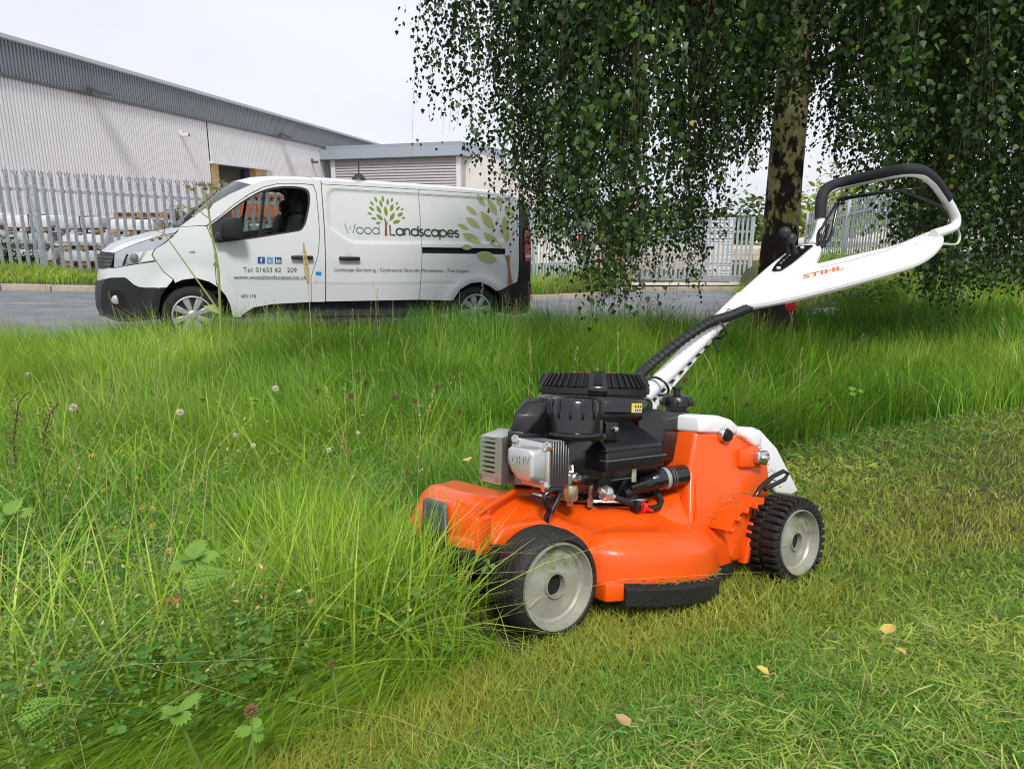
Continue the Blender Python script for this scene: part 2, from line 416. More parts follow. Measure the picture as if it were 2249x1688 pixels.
palisade(f3, [(6.45, 5.2), (6.80, 10.2), (7.82, 19.4)], 2.02, galv2, zf=lambda x, y: float(np.interp(y, [5, 10.2, 19.4], [-.1, -.32, -1.08])))
# sliding gate between the two fences
g = thing('sliding_gate', 'grey palisade sliding gate on a heavy bottom beam across the yard entrance', 'gate')
zgate = -1.14
gm = pale_mesh(1.62, galv2)
for k in range(27):
    t = k / 26; o = obj('pale', gm, parent=g); o.location = (3.2 + 3.5 * t, 19.95 + .6 * t, zgate + .3 + random.uniform(-.008, .008)); o.rotation_euler = (0, 0, .17)
def bar(a, b, w_, h_):
    a = Vector(a); b = Vector(b); d = (b - a); s = d.normalized().cross(Vector((0, 0, 1))).normalized() * w_ * .5; u = Vector((0, 0, h_ * .5))
    q = [s + u, s - u, -s - u, -s + u]; return MB().loft([[a + k for k in q], [b + k for k in q]])
obj('bottom_beam', bar((3.15, 19.98, zgate + .20), (6.75, 20.6, zgate + .20), .12, .19), galv, g)
obj('track', bar((3.0, 19.98, zgate + .06), (7.4, 20.74, zgate + .06), .16, .05), galv, g)
for hz in (.62, 1.5): obj('rail', bar((3.15, 20.02, zgate + hz), (6.75, 20.64, zgate + hz), .05, .06), galv2, g)
for q in (0, 1): obj('post', bar((3.12 + 3.62 * q, 20.0 + .62 * q, zgate + .1), (3.121 + 3.62 * q, 20.0 + .62 * q, zgate + 1.95), .09, .09) if False else MB().box((3.12 + 3.62 * q, 20.0 + .62 * q, zgate + 1.0), (.09, .09, 1.8)), galv2, g)
yp = thing('gate_post', 'yellow painted steel post at the left end of the sliding gate', 'post', (2.92, 19.85, -1.15))
yel = mat('yellow_paint', (.75, .38, .02), .5, var=.35, vscale=9, col2=(.35, .2, .05), thr=(.6, .72))
obj('shaft', MB().box((0, 0, .75), (.13, .13, 1.5), bev=.01), yel, yp); obj('foot', MB().box((0, 0, .05), (.3, .3, .1), bev=.02), conc, yp); obj('cap', MB().box((0, 0, 1.53), (.16, .16, .05), bev=.01), yel, yp)
sg = thing('fence_sign', 'small red and white warning sign fixed on the angled fence', 'sign', (1.72, 18.95, .22), R(60))
obj('plate', MB().box((0, -.05, 0), (.42, .012, .30), bev=.004), mat('white_sign', (.8, .8, .8), .4), sg); obj('red_panel', MB().box((0, -.06, .04), (.34, .008, .17), bev=.003), mat('red_sign', (.65, .04, .03), .4), sg)
tp = thing('timber_post', 'short weathered square timber post at the road edge under the birch', 'post', (3.02, 8.9, float(zg(3.02, 8.9))), .3)
obj('shaft', MB().hull([(x * (.15 + .012 * k), y * (.15 + .01 * k), z + .02 * x) for k, z in ((0, -.1), (1, .62)) for x in (-1, 1) for y in (-1, 1)], .012), mat('weathered_timber', (.20, .165, .13), .9, var=.4, vscale=9, bump=.7, bscale=24, stretch=(5, 5, 1), col2=(.30, .26, .21)), tp)
obj('wire_wrap', MB().tube([(.17 * math.cos(a) * 1.15, .17 * math.sin(a) * 1.15, .52 + .02 * math.sin(2 * a)) for a in np.linspace(0, 6.28, 20)[:-1]], .006, 5, closed=True), galv, tp)

# ------------------------------------------------------------------ the long warehouse
WD = np.array([.1413, .99]); WD /= np.linalg.norm(WD); WN = np.array([WD[1], -WD[0]])      # along the wall, and outwards towards the road
def wp(s, outw=0., z=0.): p = np.array([-26.6, 0]) + WD * s + WN * outw; return (p[0], p[1], z)
wh = thing('warehouse', 'long pale ribbed metal warehouse with a dark grey band under its roof edge', 'building')
clad = mat('white_cladding', (.64, .64, .675), .45, var=.06, vscale=.6)
dark = mat('dark_cladding', (.155, .175, .20), .45, var=.1, vscale=.5)
trim = mat('dark_trim', (.075, .08, .095), .45); silver = mat('pale_trim', (.42, .46, .52), .4, metal=.3)
def ribbed(s0, s1, z0, z1, out_, pitch=.2, dep=.05, zt=None):
    v = []; n = int((s1 - s0) / pitch)
    for k in range(n):
        a = s0 + k * pitch
        for off, o_ in ((0, 0), (.36, 0), (.44, dep), (.92, dep), (1., 0)): v.append((a + off * pitch, out_ + o_))
    V = [wp(a, b, z0) for a, b in v] + [wp(a, b, z1) for a, b in v]; m = len(v)
    return MB().add(V, [(j, j + 1, m + j + 1, m + j) for j in range(m - 1)])
zb = -1.2
for nm, (s0, s1, z0, z1) in dict(a=(18, 49.4, zb, 6.6), b=(49.4, 57.4, 4.1, 6.6), c=(57.4, 69.2, zb, 6.6)).items():
    obj('cladding', ribbed(s0, s1, z0, z1, 0), clad, wh, 20)
obj('upper_band', ribbed(18, 84, 6.66, 8.12, .10), dark, wh, 20)
obj('band_trim', MB().loft([[wp(s, o_, z) for o_, z in ((.0, 6.56), (.17, 6.56), (.17, 6.68), (.0, 6.68))] for s in (18, 84)]), trim, wh)
obj('gutter', MB().loft([[wp(s, o_, z) for o_, z in ((-.3, 8.09), (.2, 8.09), (.26, 8.14), (.26, 8.30), (.12, 8.34), (-.3, 8.30))] for s in (18, 84)]), silver, wh)
obj('roof', MB().add([wp(18, .1, 8.31), wp(84, .1, 8.31), wp(84, -22, 9.6), wp(18, -22, 9.6), wp(18, -44, 8.2), wp(84, -44, 8.2)], [(0, 1, 2, 3), (3, 2, 5, 4)]), silver, wh)
obj('end_wall', MB().add([wp(84, .1, zb), wp(84, -22, zb), wp(84, -44, zb), wp(84, -44, 8.2), wp(84, -22, 9.6), wp(84, .1, 8.3)], [(0, 1, 2, 3, 4, 5)]), clad, wh)
obj('end_wall', MB().add([wp(18, .05, zb), wp(18, -22, zb), wp(18, -44, zb), wp(18, -44, 8.2), wp(18, -22, 9.6), wp(18, .05, 8.3)], [(0, 1, 2, 3, 4, 5)]), clad, wh)
obj('wall_rear', MB().add([wp(69.2, .0, zb), wp(84, 0, zb), wp(84, 0, 6.6), wp(69.2, 0, 6.6)], [(0, 1, 2, 3)]), clad, wh)
brick = mat('buff_brick', (.52, .36, .17), .85, var=.3, vscale=4)
def wbox(s0, s1, o0, o1, z0, z1): return MB().hull([wp(s, o_, z) for s in (s0, s1) for o_ in (o0, o1) for z in (z0, z1)])
dk = obj('door_opening_dark', wbox(50.3, 55.4, -.9, -.8, zb, 4.0), mat('dark_interior', (.035, .036, .04), .8), wh)  # near-black slab stands in for the unlit depth of the open doorway
for s0, s1 in ((49.4, 50.3), (55.4, 57.0)):
    p = obj('brick_pier', wbox(s0, s1, -.9, -.02, zb, 4.05), brick, wh)
    for z in np.arange(1.2, 4.0, .15):       # courses stand a little proud
        obj('brick_course', wbox(s0 + .01, s1 - .01, -.3, .015, z, z + .12), brick, p, 0)
obj('door_side', wbox(54.7, 55.4, -.78, -.5, zb, 4.0), mat('navy_panel', (.02, .025, .11), .5), wh)
obj('door_hood', wbox(49.2, 57.7, -.1, .28, 4.02, 4.16), clad, wh); obj('door_jamb', wbox(57.0, 57.5, -.2, .1, zb, 4.02), clad, wh)
obj('downpipe', MB().tube([wp(68.9, .12, zb), wp(68.9, .12, 6.5)], .09, 8), clad, wh)
def flood(s, z, lab):
    t = thing('floodlight', lab, 'lamp', wp(s, .12, z), math.atan2(WN[1], WN[0]), 'floodlights on the warehouse wall')
    obj('housing', MB().hull([(.25, y, z_) for y in (-.45, .45) for z_ in (-.05, .12)] + [(1.0, y, z_) for y in (-.45, .45) for z_ in (-.32, -.12)], .03), trim, t)
    obj('lens', MB().hull([(.3, y, -.075) for y in (-.36, .36)] + [(.95, y, -.335) for y in (-.36, .36)] + [(.3, y, -.085) for y in (-.36, .36)] + [(.95, y, -.345) for y in (-.36, .36)]), mat('lamp_glass', (.6, .6, .55), .15), t)
    obj('bracket', MB().box((.13, 0, 0), (.3, .12, .12)), trim, t)
flood(38.51, 6.86, 'nearer dark floodlight under the grey band of the warehouse')
flood(59.49, 6.84, 'farther dark floodlight under the grey band, above the loading door')
for s, z, lab, m in ((46.19, 5.46, 'small white security camera on the ribbed wall left of the loading door', clad), (65.5, 5.17, 'small black security camera on the ribbed wall near the low office', trim)):
    t = thing('security_camera', lab, 'camera', wp(s, .04, z), math.atan2(WN[1], WN[0]))
    obj('body', MB().box((.32, 0, .0), (.5, .2, .2), bev=.04), m, t); obj('bracket', MB().box((.08, 0, .12), (.16, .12, .3), bev=.01), m, t); obj('lens', MB().lathe([(.02, .56), (.08, .57), (.08, .6), (.02, .61)], axis='x', n=12), trim, t)

# ------------------------------------------------------------------ low office block beside it
ob = thing('office_block', 'low grey louvred office block with a broad flat roof edge beside the warehouse', 'building')
A = np.array([-16.6, 67.0]); B = np.array([-4.35, 62.0]); AB = (B - A) / np.linalg.norm(B - A); ON = np.array([AB[1], -AB[0]]); OL = np.linalg.norm(B - A)
def op(s, o_, z): p = A + AB * s + ON * o_; return (p[0], p[1], z)
def obox(s0, s1, o0, o1, z0, z1): return MB().hull([op(s, o_, z) for s in (s0, s1) for o_ in (o0, o1) for z in (z0, z1)])
louv = mat('louvre_grey', (.42, .41, .42), .5, var=.08, vscale=1); fasc = mat('fascia_grey', (.36, .41, .48), .4, metal=.2, var=.06, vscale=.4)
obj('wall', obox(.8, OL, -9, -.02, zb, 5.5), louv, ob)
for k in range(27):
    z = -.9 + k * .235
    obj('louvre', MB().loft([[op(s, o_, zz) for o_, zz in ((0, z), (.11, z + .02), (.02, z + .2), (0, z + .2))] for s in (1.0, OL - .25)]), louv, ob, 20)
obj('corner_trim', obox(.55, 1.0, -.2, .1, zb, 5.5), clad, ob); obj('corner_trim', obox(OL - .25, OL + .08, -.2, .1, zb, 5.5), clad, ob)
obj('fascia', obox(-.5, OL + .35, -9.3, .5, 5.5, 6.3), fasc, ob); obj('fascia_lip', obox(.2, OL + .2, -9.0, .15, 6.3, 6.62), mat('fascia_lip', (.30, .33, .38), .4), ob)
obj('fascia_trim', obox(-.52, OL + .37, -9.32, .52, 5.42, 5.5), trim, ob)
sb = thing('annex', 'plain cream rendered annex at the right end of the office block', 'building')
cream = mat('cream_render', (.62, .60, .57), .8, var=.08, vscale=.6)
C0 = np.array([-4.1, 62.9]); C1 = np.array([-2.75, 64.2])
obj('wall', MB().hull([(C0[0], C0[1], zb), (C1[0], C1[1], zb), (C0[0], C0[1], 6.1), (-3.45, 63.5, 5.95), (C1[0], C1[1], 5.35), (C0[0] - 2, C0[1] + 7, zb), (C1[0] + 3, C1[1] + 7, zb), (C0[0] - 2, C0[1] + 7, 6.1), (C1[0] + 3, C1[1] + 7, 5.3)]), cream, sb)
obj('roof_trim', MB().tube([(C0[0], C0[1] - .05, 6.15), (-3.45, 63.45, 6.0), (C1[0] + .02, C1[1] - .05, 5.4)], .07, 6), trim, sb)
lb = thing('low_shed', 'long low cream shed far behind the van roof', 'building')
obj('wall', MB().hull([(x, y, z) for x in (-6, 3.6) for y in (78, 88) for z in (zb, 3.7)]), cream, lb); obj('roof_edge', MB().hull([(x, y, z) for x in (-6.2, 3.8) for y in (77.8, 88.2) for z in (3.7, 4.0)]), louv, lb)

# ------------------------------------------------------------------ yard stock behind the fence
wrapm = [mat('white_wrap', (.74, .74, .78), .28, var=.22, vscale=4, bump=.5, bscale=9), mat('pink_wrap', (.66, .52, .58), .3, var=.25, vscale=5, bump=.5, bscale=9), mat('grey_wrap', (.52, .54, .58), .3, var=.3, vscale=5, bump=.5, bscale=10)]
wood = mat('pallet_wood', (.42, .27, .14), .85, var=.4, vscale=8, col2=(.22, .12, .06), thr=(.4, .7))
def wrapped(x, y, z, k, rz, lab):
    t = thing('wrapped_pallet_load', lab, 'wrapped load', (x, y, z), rz, 'film wrapped loads stacked behind the left fence')
    mb = MB().hull([(sx * (.50 - .02 * q), sy * (.40 - .02 * q), .09 + q * .26 + random.uniform(-.015, .015)) for q in (0, 1) for sx in (-1, 1) for sy in (-1, 1)], .04, 2)
    obj('load', mb, wrapm[k], t); 
    for yy in (-.3, .3): obj('base_board', MB().box((0, yy, .075), (1.0, .12, .02)), wood, t)
    for xx in (-.4, 0, .4): obj('block', MB().box((xx, -.28, .033), (.12, .3, .06)), wood, t)
    obj('strap', MB().box((.05, 0, .225), (.014, .83, .30), bev=.003), trim, t)
gz = lambda x, y: float(zg(x, y)) + .04
rows = [(-12.1, 17.0, 3, (2, 0, 0)), (-10.95, 17.0, 3, (2, 2, 0)), (-9.8, 17.1, 3, (2, 0, 2)), (-8.65, 17.2, 3, (0, 2, 0)), (-7.5, 17.45, 3, (2, 0, 0))]
nth = ['leftmost', 'second', 'third', 'fourth', 'fifth']; lv = ['at the bottom', 'in the middle', 'on top']
for q, (x, y, n, ks) in enumerate(rows):
    for j in range(n): wrapped(x + random.uniform(-.05, .05), y, gz(x, y) + j * .37, ks[j], random.uniform(-.06, .06), f'film wrapped load {lv[j]} of the {nth[q]} white stack behind the fence')
for j, k in enumerate((1, 1, 0)): wrapped(-6.25, 17.7, gz(-6.25, 17.7) + j * .37, k, .04, f'pinkish film wrapped load {lv[j]} of the stack next to the wooden pallets')
pal = None
def pallet(x, y, z, rz, grp, lab):
    global pal
    if pal is None:
        pal = (mesh_of(MB().box((0, 0, 0), (1.2, .11, .022)), 'deck_board', wood, 0), mesh_of(MB().box((0, 0, 0), (.11, 1.0, .085)), 'bearer', wood, 0))
    t = thing('wooden_pallet', lab, 'pallet', (x, y, z), rz, grp)
    for yy in (-.44, -.22, 0, .22, .44): obj('deck_board', pal[0], parent=t, loc=(0, yy, .125))
    for xx in (-.53, 0, .53): obj('bearer', pal[1], parent=t, loc=(xx, 0, .07))
    for yy in (-.44, .44): obj('deck_board', pal[0], parent=t, loc=(0, yy, .012))
for q, (x, y, n) in enumerate(((-5.35, 18.0, 8), (-4.05, 18.25, 8))):
    for j in range(n): pallet(x + random.uniform(-.04, .04), y + random.uniform(-.05, .05), gz(x, y) + j * .147, random.uniform(-.05, .05), 'pallets in the two tall stacks behind the fence', 'bare wooden pallet in the %s stack of pallets behind the fence' % ('left' if q == 0 else 'right'))
for q, x in enumerate((-8.5, -7.4, -6.3)):
    pallet(x, 17.35 + .1 * q, gz(x, 17.3) + 1.115, random.uniform(-.1, .1), 'pallets lying on the wrapped stacks', ['bare pallet lying on the fourth wrapped stack', 'bare pallet lying on the fifth wrapped stack', 'bare pallet lying on the pinkish wrapped stack'][q])
orange = mat('orange_container', (.60, .13, .03), .55, var=.3, vscale=3)
ct = thing('orange_container', 'rusty orange ribbed steel container standing behind the fence and the van cab', 'container', (-6.4, 20.6, float(zg(-6.4, 20.6))), .12)
obj('body', MB().hull([(x, y, z) for x in (-2.0, 2.3) for y in (0, 2.2) for z in (.15, 1.9)], .02), orange, ct)
for k in range(15): obj('rib', MB().box((-1.9 + k * .29, -.03, 1.0), (.12, .06, 1.65), bev=.01), orange, ct)
obj('top_rail', MB().box((.15, -.03, 1.88), (4.34, .1, .1), bev=.01), orange, ct); obj('bottom_rail', MB().box((.15, -.03, .18), (4.34, .1, .14), bev=.01), orange, ct)
# things in the yard seen through the gate
bl = mat('block_cream', (.60, .50, .38), .85, var=.2, vscale=3)
bw = thing('block_wall', 'low cream concrete block wall across the yard behind the gate', 'wall', (2.6, 25.2, -1.22), .1)
obj('core', MB().box((3.2, .1, .44), (6.9, .12, .86)), bl, bw); bmesh_b = mesh_of(MB().box((0, 0, 0), (.43, .16, .205), bev=.008), 'block', bl, 0)
for r_ in range(4):
    for c in range(15): obj('block', bmesh_b, parent=bw, loc=(-.1 + c * .445 + (.22 if r_ % 2 else 0), random.uniform(-.01, .01), .12 + r_ * .217))
wst = mat('white_slab', (.78, .78, .80), .5, var=.1, vscale=4)
for j in range(6):
    t = thing('white_crate', 'white slatted crate in the stack behind the gate, %s' % ['lowest', 'second from the ground', 'third from the ground', 'fourth from the ground', 'second from the top', 'topmost'][j], 'crate', (6.35 + random.uniform(-.02, .02), 22.6, -1.2 + .04 + j * .32), random.uniform(-.03, .03), 'white crates stacked behind the gate')
    obj('base', MB().box((0, 0, .03), (.8, .6, .05)), wst, t)
    for s in range(3): obj('slat', MB().box((0, -.29, .09 + s * .085), (.78, .03, .055)), wst, t)
    for sx in (-.37, .37): obj('side', MB().box((sx, 0, .16), (.04, .56, .26)), wst, t)
# ================================================================== VAN  (local x from nose to tail, y away from the camera, z up)
VW = 1.95
van = thing('panel_van', 'white panel van with green tree artwork parked on the road by the verge', 'van')
ex = Vector((.89490268, .4442817, -.04198765)); ey = Vector((-.44467384, .89569257, 0)); ez = Vector((.03760803, .01867081, .99911813))
M = Matrix((ex, ey, ez)).transposed().to_4x4(); M.translation = (-4.47757319, 7.70334883, -.56646273); van.matrix_world = M
paint = mat('white_paint', (.68, .715, .73), .28, spec=.5, coat=.6, var=.05, vscale=1.2)
plast = mat('black_plastic', (.018, .019, .022), .5, var=.2, vscale=20); rubber = mat('tyre_rubber', (.016, .016, .016), .8, var=.4, vscale=18, bump=.3, bscale=80)
gap = mat('dark_gap', (.006, .006, .007), .9); inter = mat('cab_trim', (.02, .021, .024), .8); alloy = mat('wheel_silver', (.50, .51, .53), .38, metal=.55, var=.12, vscale=9)
wglass = glass('window_glass', (.72, .80, .77))
REC = rounded([(2.50, 1.70), (2.55, 1.811), (4.90, 1.809), (5.0, 1.74), (4.945, 1.36), (4.78, 1.235), (2.76, 1.19), (2.512, 1.36)], .08)
RECn = np.array(resample(REC, .04))
def yside(x, z):
    y = .17 * max(0, (z - .95) / .95) ** 1.6
    if z < .66: y += (.66 - z) * .10
    if z < .70 and 1.35 < x < 4.15: y += .008
    if x < .62: y += .30 * ((.62 - x) / .6) ** 2
    if x > 5.06: y += .10 * ((x - 5.06) / .3) ** 2
    for cx in (.941, 4.449):
        r = math.hypot(x - cx, z - .335); y -= .022 * math.exp(-((r - .42) / .07) ** 2) * (1 if z > .3 else 0)
    if 2.4 < x < 5.05 and 1.15 < z < 1.85:
        d = math.sqrt(float(np.min((RECn[:, 0] - x) ** 2 + (RECn[:, 1] - z) ** 2)))
        inside = bool(pip([x], [z], REC)[0]); t = min(1, max(0, (d if inside else -d) / .022 * .5 + .5)); y += .020 * t * t * (3 - 2 * t)
    return y
def sfn(off=0.): return lambda x, z: (x, yside(x, z) + off, z)
def far_of(mb):
    n = MB(); n.v = [(a, VW - b, c) for a, b, c in mb.v]; n.f = [f[::-1] for f in mb.f]; return n
def arc(cx, cz, r, a0, a1, n=12): return [(cx + r * math.cos(R(a0 + (a1 - a0) * k / n)), cz + r * math.sin(R(a0 + (a1 - a0) * k / n))) for k in range(n + 1)]
FA = [(1.372, .30), (1.345, .44), (1.30, .555), (1.236, .640), (1.13, .715), (.995, .757), (.851, .735), (.75, .69), (.69, .640)]
RA = [(4.80, .40), (4.775, .52), (4.735, .597), (4.635, .66), (4.49, .713), (4.35, .70), (4.20, .615), (4.135, .50), (4.118, .468)]
WIN = rounded([(1.155, 1.325), (1.38, 1.505), (1.55, 1.635), (1.76, 1.762), (1.955, 1.813), (2.15, 1.823), (2.30, 1.80), (2.30, 1.64), (2.235, 1.40), (2.18, 1.31), (1.61, 1.20), (1.238, 1.150), (1.19, 1.20)], [.02, .1, .1, .1, .1, .06, .09, .1, .1, .1, .1, .04, .02])
DOOR = [(1.236, .640), (1.208, .70), (1.206, 1.14), (1.172, 1.234), (1.142, 1.328), (1.30, 1.452), (1.44, 1.572), (1.62, 1.70), (1.78, 1.79), (1.95, 1.838), (2.20, 1.853), (2.345, 1.845), (2.372, 1.75), (2.384, 1.294), (2.355, 1.042), (2.262, .761), (2.266, .468), (1.818, .447), (1.60, .41), (1.50, .345), (1.455, .30), (1.372, .30), (1.345, .44), (1.30, .555)]
FENDER = [(.606, .937), (.573, 1.006), (.603, 1.065), (.714, 1.137), (.835, 1.255), (.861, 1.307), (1.10, 1.33), (1.135, 1.322), (1.165, 1.23), (1.199, 1.135), (1.200, .69), (1.222, .652), (1.13, .715), (.995, .757), (.851, .735), (.775, .70), (.766, .742), (.673, .822)]
PILLAR = [(.861, 1.312), (1.04, 1.452), (1.172, 1.545), (1.407, 1.695), (1.646, 1.813), (1.80, 1.862), (2.0, 1.890), (2.38, 1.905), (2.38, 1.852), (2.20, 1.860), (1.945, 1.845), (1.775, 1.797), (1.61, 1.706), (1.43, 1.578), (1.29, 1.458), (1.132, 1.335), (1.10, 1.338)]
BPOST = [(2.379, 1.905), (2.437, 1.905), (2.440, 1.30), (2.434, .468), (2.274, .468), (2.270, .760), (2.363, 1.042), (2.392, 1.294), (2.380, 1.75), (2.352, 1.850)]
SLIDE = [(2.447, .472), (2.452, 1.30), (2.447, 1.862), (3.668, 1.868), (3.670, 1.22), (3.664, .93), (3.642, .482)]
REARQ = [(3.652, .482), (3.673, .93), (3.679, 1.22), (3.677, 1.868), (4.70, 1.862), (5.10, 1.835), (5.085, 1.50), (5.066, 1.234), (5.067, .80), (5.04, .713), (4.95, .675), (4.80, .605), (4.735, .597), (4.635, .66), (4.49, .713), (4.35, .70), (4.20, .615), (4.135, .50), (4.118, .468)]
RAIL = [(3.672, 1.153), (4.848, 1.163), (4.863, 1.150), (4.863, 1.095), (4.85, 1.083), (3.672, 1.077)]
ROOFR = [(2.443, 1.906), (4.30, 1.908), (4.90, 1.878), (5.10, 1.838), (4.70, 1.868), (3.672, 1.875), (2.452, 1.869)]
parts = {}
def body_panel(name, outl, holes=(), step=.06, grid=.06, off=0., depth=.03, m=None, far=True, sm=35):
    mb = panel(outl, list(holes), step, sfn(off), depth, (0, 1, 0), grid); parts[name] = obj(name, mb, m or paint, van, sm)
    if far: obj(name, far_of(panel(outl, list(holes), .12, sfn(off), depth, (0, 1, 0), .25)), m or paint, van, sm)
    return parts[name]
body_panel('front_wing', FENDER)
door = body_panel('cab_door', DOOR, [WIN])
body_panel('windscreen_pillar', PILLAR)
body_panel('door_pillar', BPOST)
slide = body_panel('sliding_door', SLIDE, grid=.022, step=.03)
rearq = body_panel('rear_side_panel', REARQ, [RAIL], grid=.022, step=.03)
body_panel('roof_rail', ROOFR)
body_panel('rail_channel', RAIL, off=.025, m=gap, depth=-.024)
# dark lining right behind the panels so that the shut lines read as gaps
LIN = [(.66, .72), (.66, 1.05), (.88, 1.28), (1.12, 1.31), (1.2, 1.12), (2.2, 1.27), (2.31, 1.4), (2.31, 1.84), (2.0, 1.86), (2.0, 1.88), (5.05, 1.84), (5.03, .72), (4.75, .64), (4.49, .76), (4.2, .66), (4.08, .50), (1.5, .45), (1.3, .62), (.995, .80), (.8, .76)]
obj('inner_shell', panel(LIN, [], .1, sfn(.031), 0, None, .15), gap, van); obj('inner_shell', far_of(panel(LIN, [], .1, sfn(.031), 0, None, .2)), gap, van)
# window: black surround, pane
INN = rounded([(1.405, 1.50), (1.56, 1.620), (1.765, 1.740), (1.955, 1.790), (2.15, 1.800), (2.275, 1.78), (2.278, 1.64), (2.215, 1.41), (2.165, 1.325), (1.61, 1.222), (1.42, 1.195)], [.03, .1, .1, .1, .1, .08, .1, .1, .08, .1, .04])
for fa in (0, 1):
    a = panel(WIN, [INN], .05, sfn(.010), .012, (0, 1, 0), .08); b = panel(INN, [], .06, sfn(.018), 0, None, .1)
    s_ = obj('window_surround', far_of(a) if fa else a, plast, van); p_ = obj('window_pane', far_of(b) if fa else b, wglass, van)
    q = panel([(1.68, 1.22), (1.72, 1.225), (1.80, 1.74), (1.765, 1.735)], [], .1, sfn(.022), 0, None, .2); obj('window_bar', far_of(q) if fa else q, plast, s_)
# mirror, handles, indicator, fuel flap, badge
mir = obj('door_mirror', MB().hull([(1.27, -.20, 1.37), (1.33, -.21, 1.43), (1.45, -.21, 1.44), (1.485, -.20, 1.40), (1.50, -.21, 1.235), (1.47, -.20, 1.20), (1.30, -.19, 1.215), (1.25, -.17, 1.25), (1.25, -.17, 1.31)] + [(x, -.03, z) for x, z in ((1.30, 1.36), (1.46, 1.40), (1.47, 1.22), (1.30, 1.23))], .025), plast, van)
obj('mirror_arm', MB().hull([(x, y, z) for x, z in ((1.20, 1.16), (1.42, 1.19), (1.38, 1.26), (1.22, 1.27)) for y in (-.10, .09)], .015), plast, mir)
obj('door_mirror', far_of(MB().hull([(1.27, -.20, 1.37), (1.45, -.21, 1.44), (1.50, -.21, 1.235), (1.30, -.19, 1.215)] + [(x, .05, z) for x, z in ((1.30, 1.36), (1.46, 1.40), (1.47, 1.2), (1.30, 1.18))], .025)), plast, van)
for (x0, x1, z, par) in ((2.035, 2.292, 1.000, door), (2.598, 2.858, .997, slide)):
    c = (x0 + x1) / 2
    obj('handle_cup', MB().lathe([(.062, -.004), (.058, -.001), (.045, .012), (.0, .016)], (c, yside(c, z) - .001, z), 'y', 24), mat('handle_cup_grey', (.62, .64, .66), .35), par)
    obj('door_handle', MB().box((c, yside(c, z) - .035, z), (x1 - x0, .03, .048), bev=.014), plast, par)
obj('indicator', MB().box((.970, yside(.97, 1.045) - .002, 1.045), (.06, .014, .026), bev=.006), mat('indicator_lens', (.45, .42, .36), .2), parts['front_wing'])
fl = obj('fuel_flap', panel(rounded([(2.300, .70), (2.427, .70), (2.430, .896), (2.330, .896), (2.290, .80)], .015), [], .04, sfn(-.004), .01, (0, 1, 0), .08), paint, parts['door_pillar'])
blue = mat('blue_vinyl', (.02, .22, .52), .4); obj('sticker', panel([(2.322, .792), (2.39, .792), (2.39, .834), (2.322, .834)], [], .05, sfn(-.007), 0, None, .1), blue, fl)
# sill and underbody
obj('sill', MB().loft([[(1.40, .10, .28), (1.40, .16, .46), (1.40, .40, .46), (1.40, .40, .24)], [(4.14, .10, .28), (4.14, .16, .49), (4.14, .40, .49), (4.14, .40, .24)]]), plast, van)
obj('sill', far_of(MB().loft([[(1.40, .10, .28), (1.40, .16, .46), (1.40, .40, .46), (1.40, .40, .24)], [(4.14, .10, .28), (4.14, .16, .49), (4.14, .40, .49), (4.14, .40, .24)]])), plast, van)
obj('underbody', MB().box((2.65, VW / 2, .36), (4.7, 1.36, .2)), gap, van)
obj('exhaust_pipe', MB().tube([(2.1, .42, .22), (3.3, .42, .22), (3.9, .50, .23)], .035, 8), mat('exhaust', (.35, .33, .30), .5, metal=.6), van)
for cx, cy in ((.941, .30), (4.449, .30), (.941, VW - .30), (4.449, VW - .30)):
    mb = MB(); ring = []
    for yy in (-.26, .33): ring.append([(cx + .47 * math.cos(R(a)), cy + yy if cy < 1 else cy - yy, .345 + .44 * math.sin(R(a))) for a in range(-10, 191, 12)])
    mb.loft(ring, False, ringclosed=False); obj('wheel_arch_liner', mb, gap, van)
# wheels
def make_wheel():
    tyre = MB().lathe([(.205, .0), (.23, -.012), (.275, -.014), (.312, .004), (.328, .03), (.331, .06), (.331, .15), (.326, .18), (.30, .20), (.21, .20)], axis='y', n=48)
    rim = MB().lathe([(.217, .03), (.214, -.014), (.205, -.016), (.198, .0), (.196, .035), (.0, .05)], axis='y', n=40)
    sp = MB()
    for k in range(8):
        a = 6.2832 * k / 8 + .2; ca, sa = math.cos(a), math.sin(a)
        def q(r, t, y): return (r * ca - t * sa, y, r * sa + t * ca)
        sp.hull([q(.045, -.022, -.012), q(.045, .022, -.012), q(.202, -.036, -.010), q(.202, .036, -.010), q(.045, -.024, .03), q(.045, .024, .03), q(.202, -.044, .03), q(.202, .044, .03)], .006, 1)
    hub = MB().lathe([(.0, -.03), (.03, -.03), (.034, -.026), (.056, -.018), (.060, .0), (.06, .04)], axis='y', n=24)
    return [('tyre', tyre, rubber), ('rim', rim, gap), ('spokes', sp, alloy), ('hub', hub, alloy), ('rim_ring', MB().lathe([(.219, .0), (.219, -.016), (.203, -.020), (.199, .0), (.203, .03)], axis='y', n=48, closed=True), alloy)]
wm = [(n, mesh_of(mb, n, m_, 35)) for n, mb, m_ in make_wheel()]
for cx, cy, fl_ in ((.941, .03, 1), (4.449, .03, 1), (.941, VW - .03, -1), (4.449, VW - .03, -1)):
    e_ = obj('wheel', wm[0][1], parent=van); e_.location = (cx, cy, .333); e_.rotation_euler = (0, random.uniform(0, 1), 0 if fl_ > 0 else math.pi)
    for n_, me_ in wm[1:]: obj(n_, me_, parent=e_)
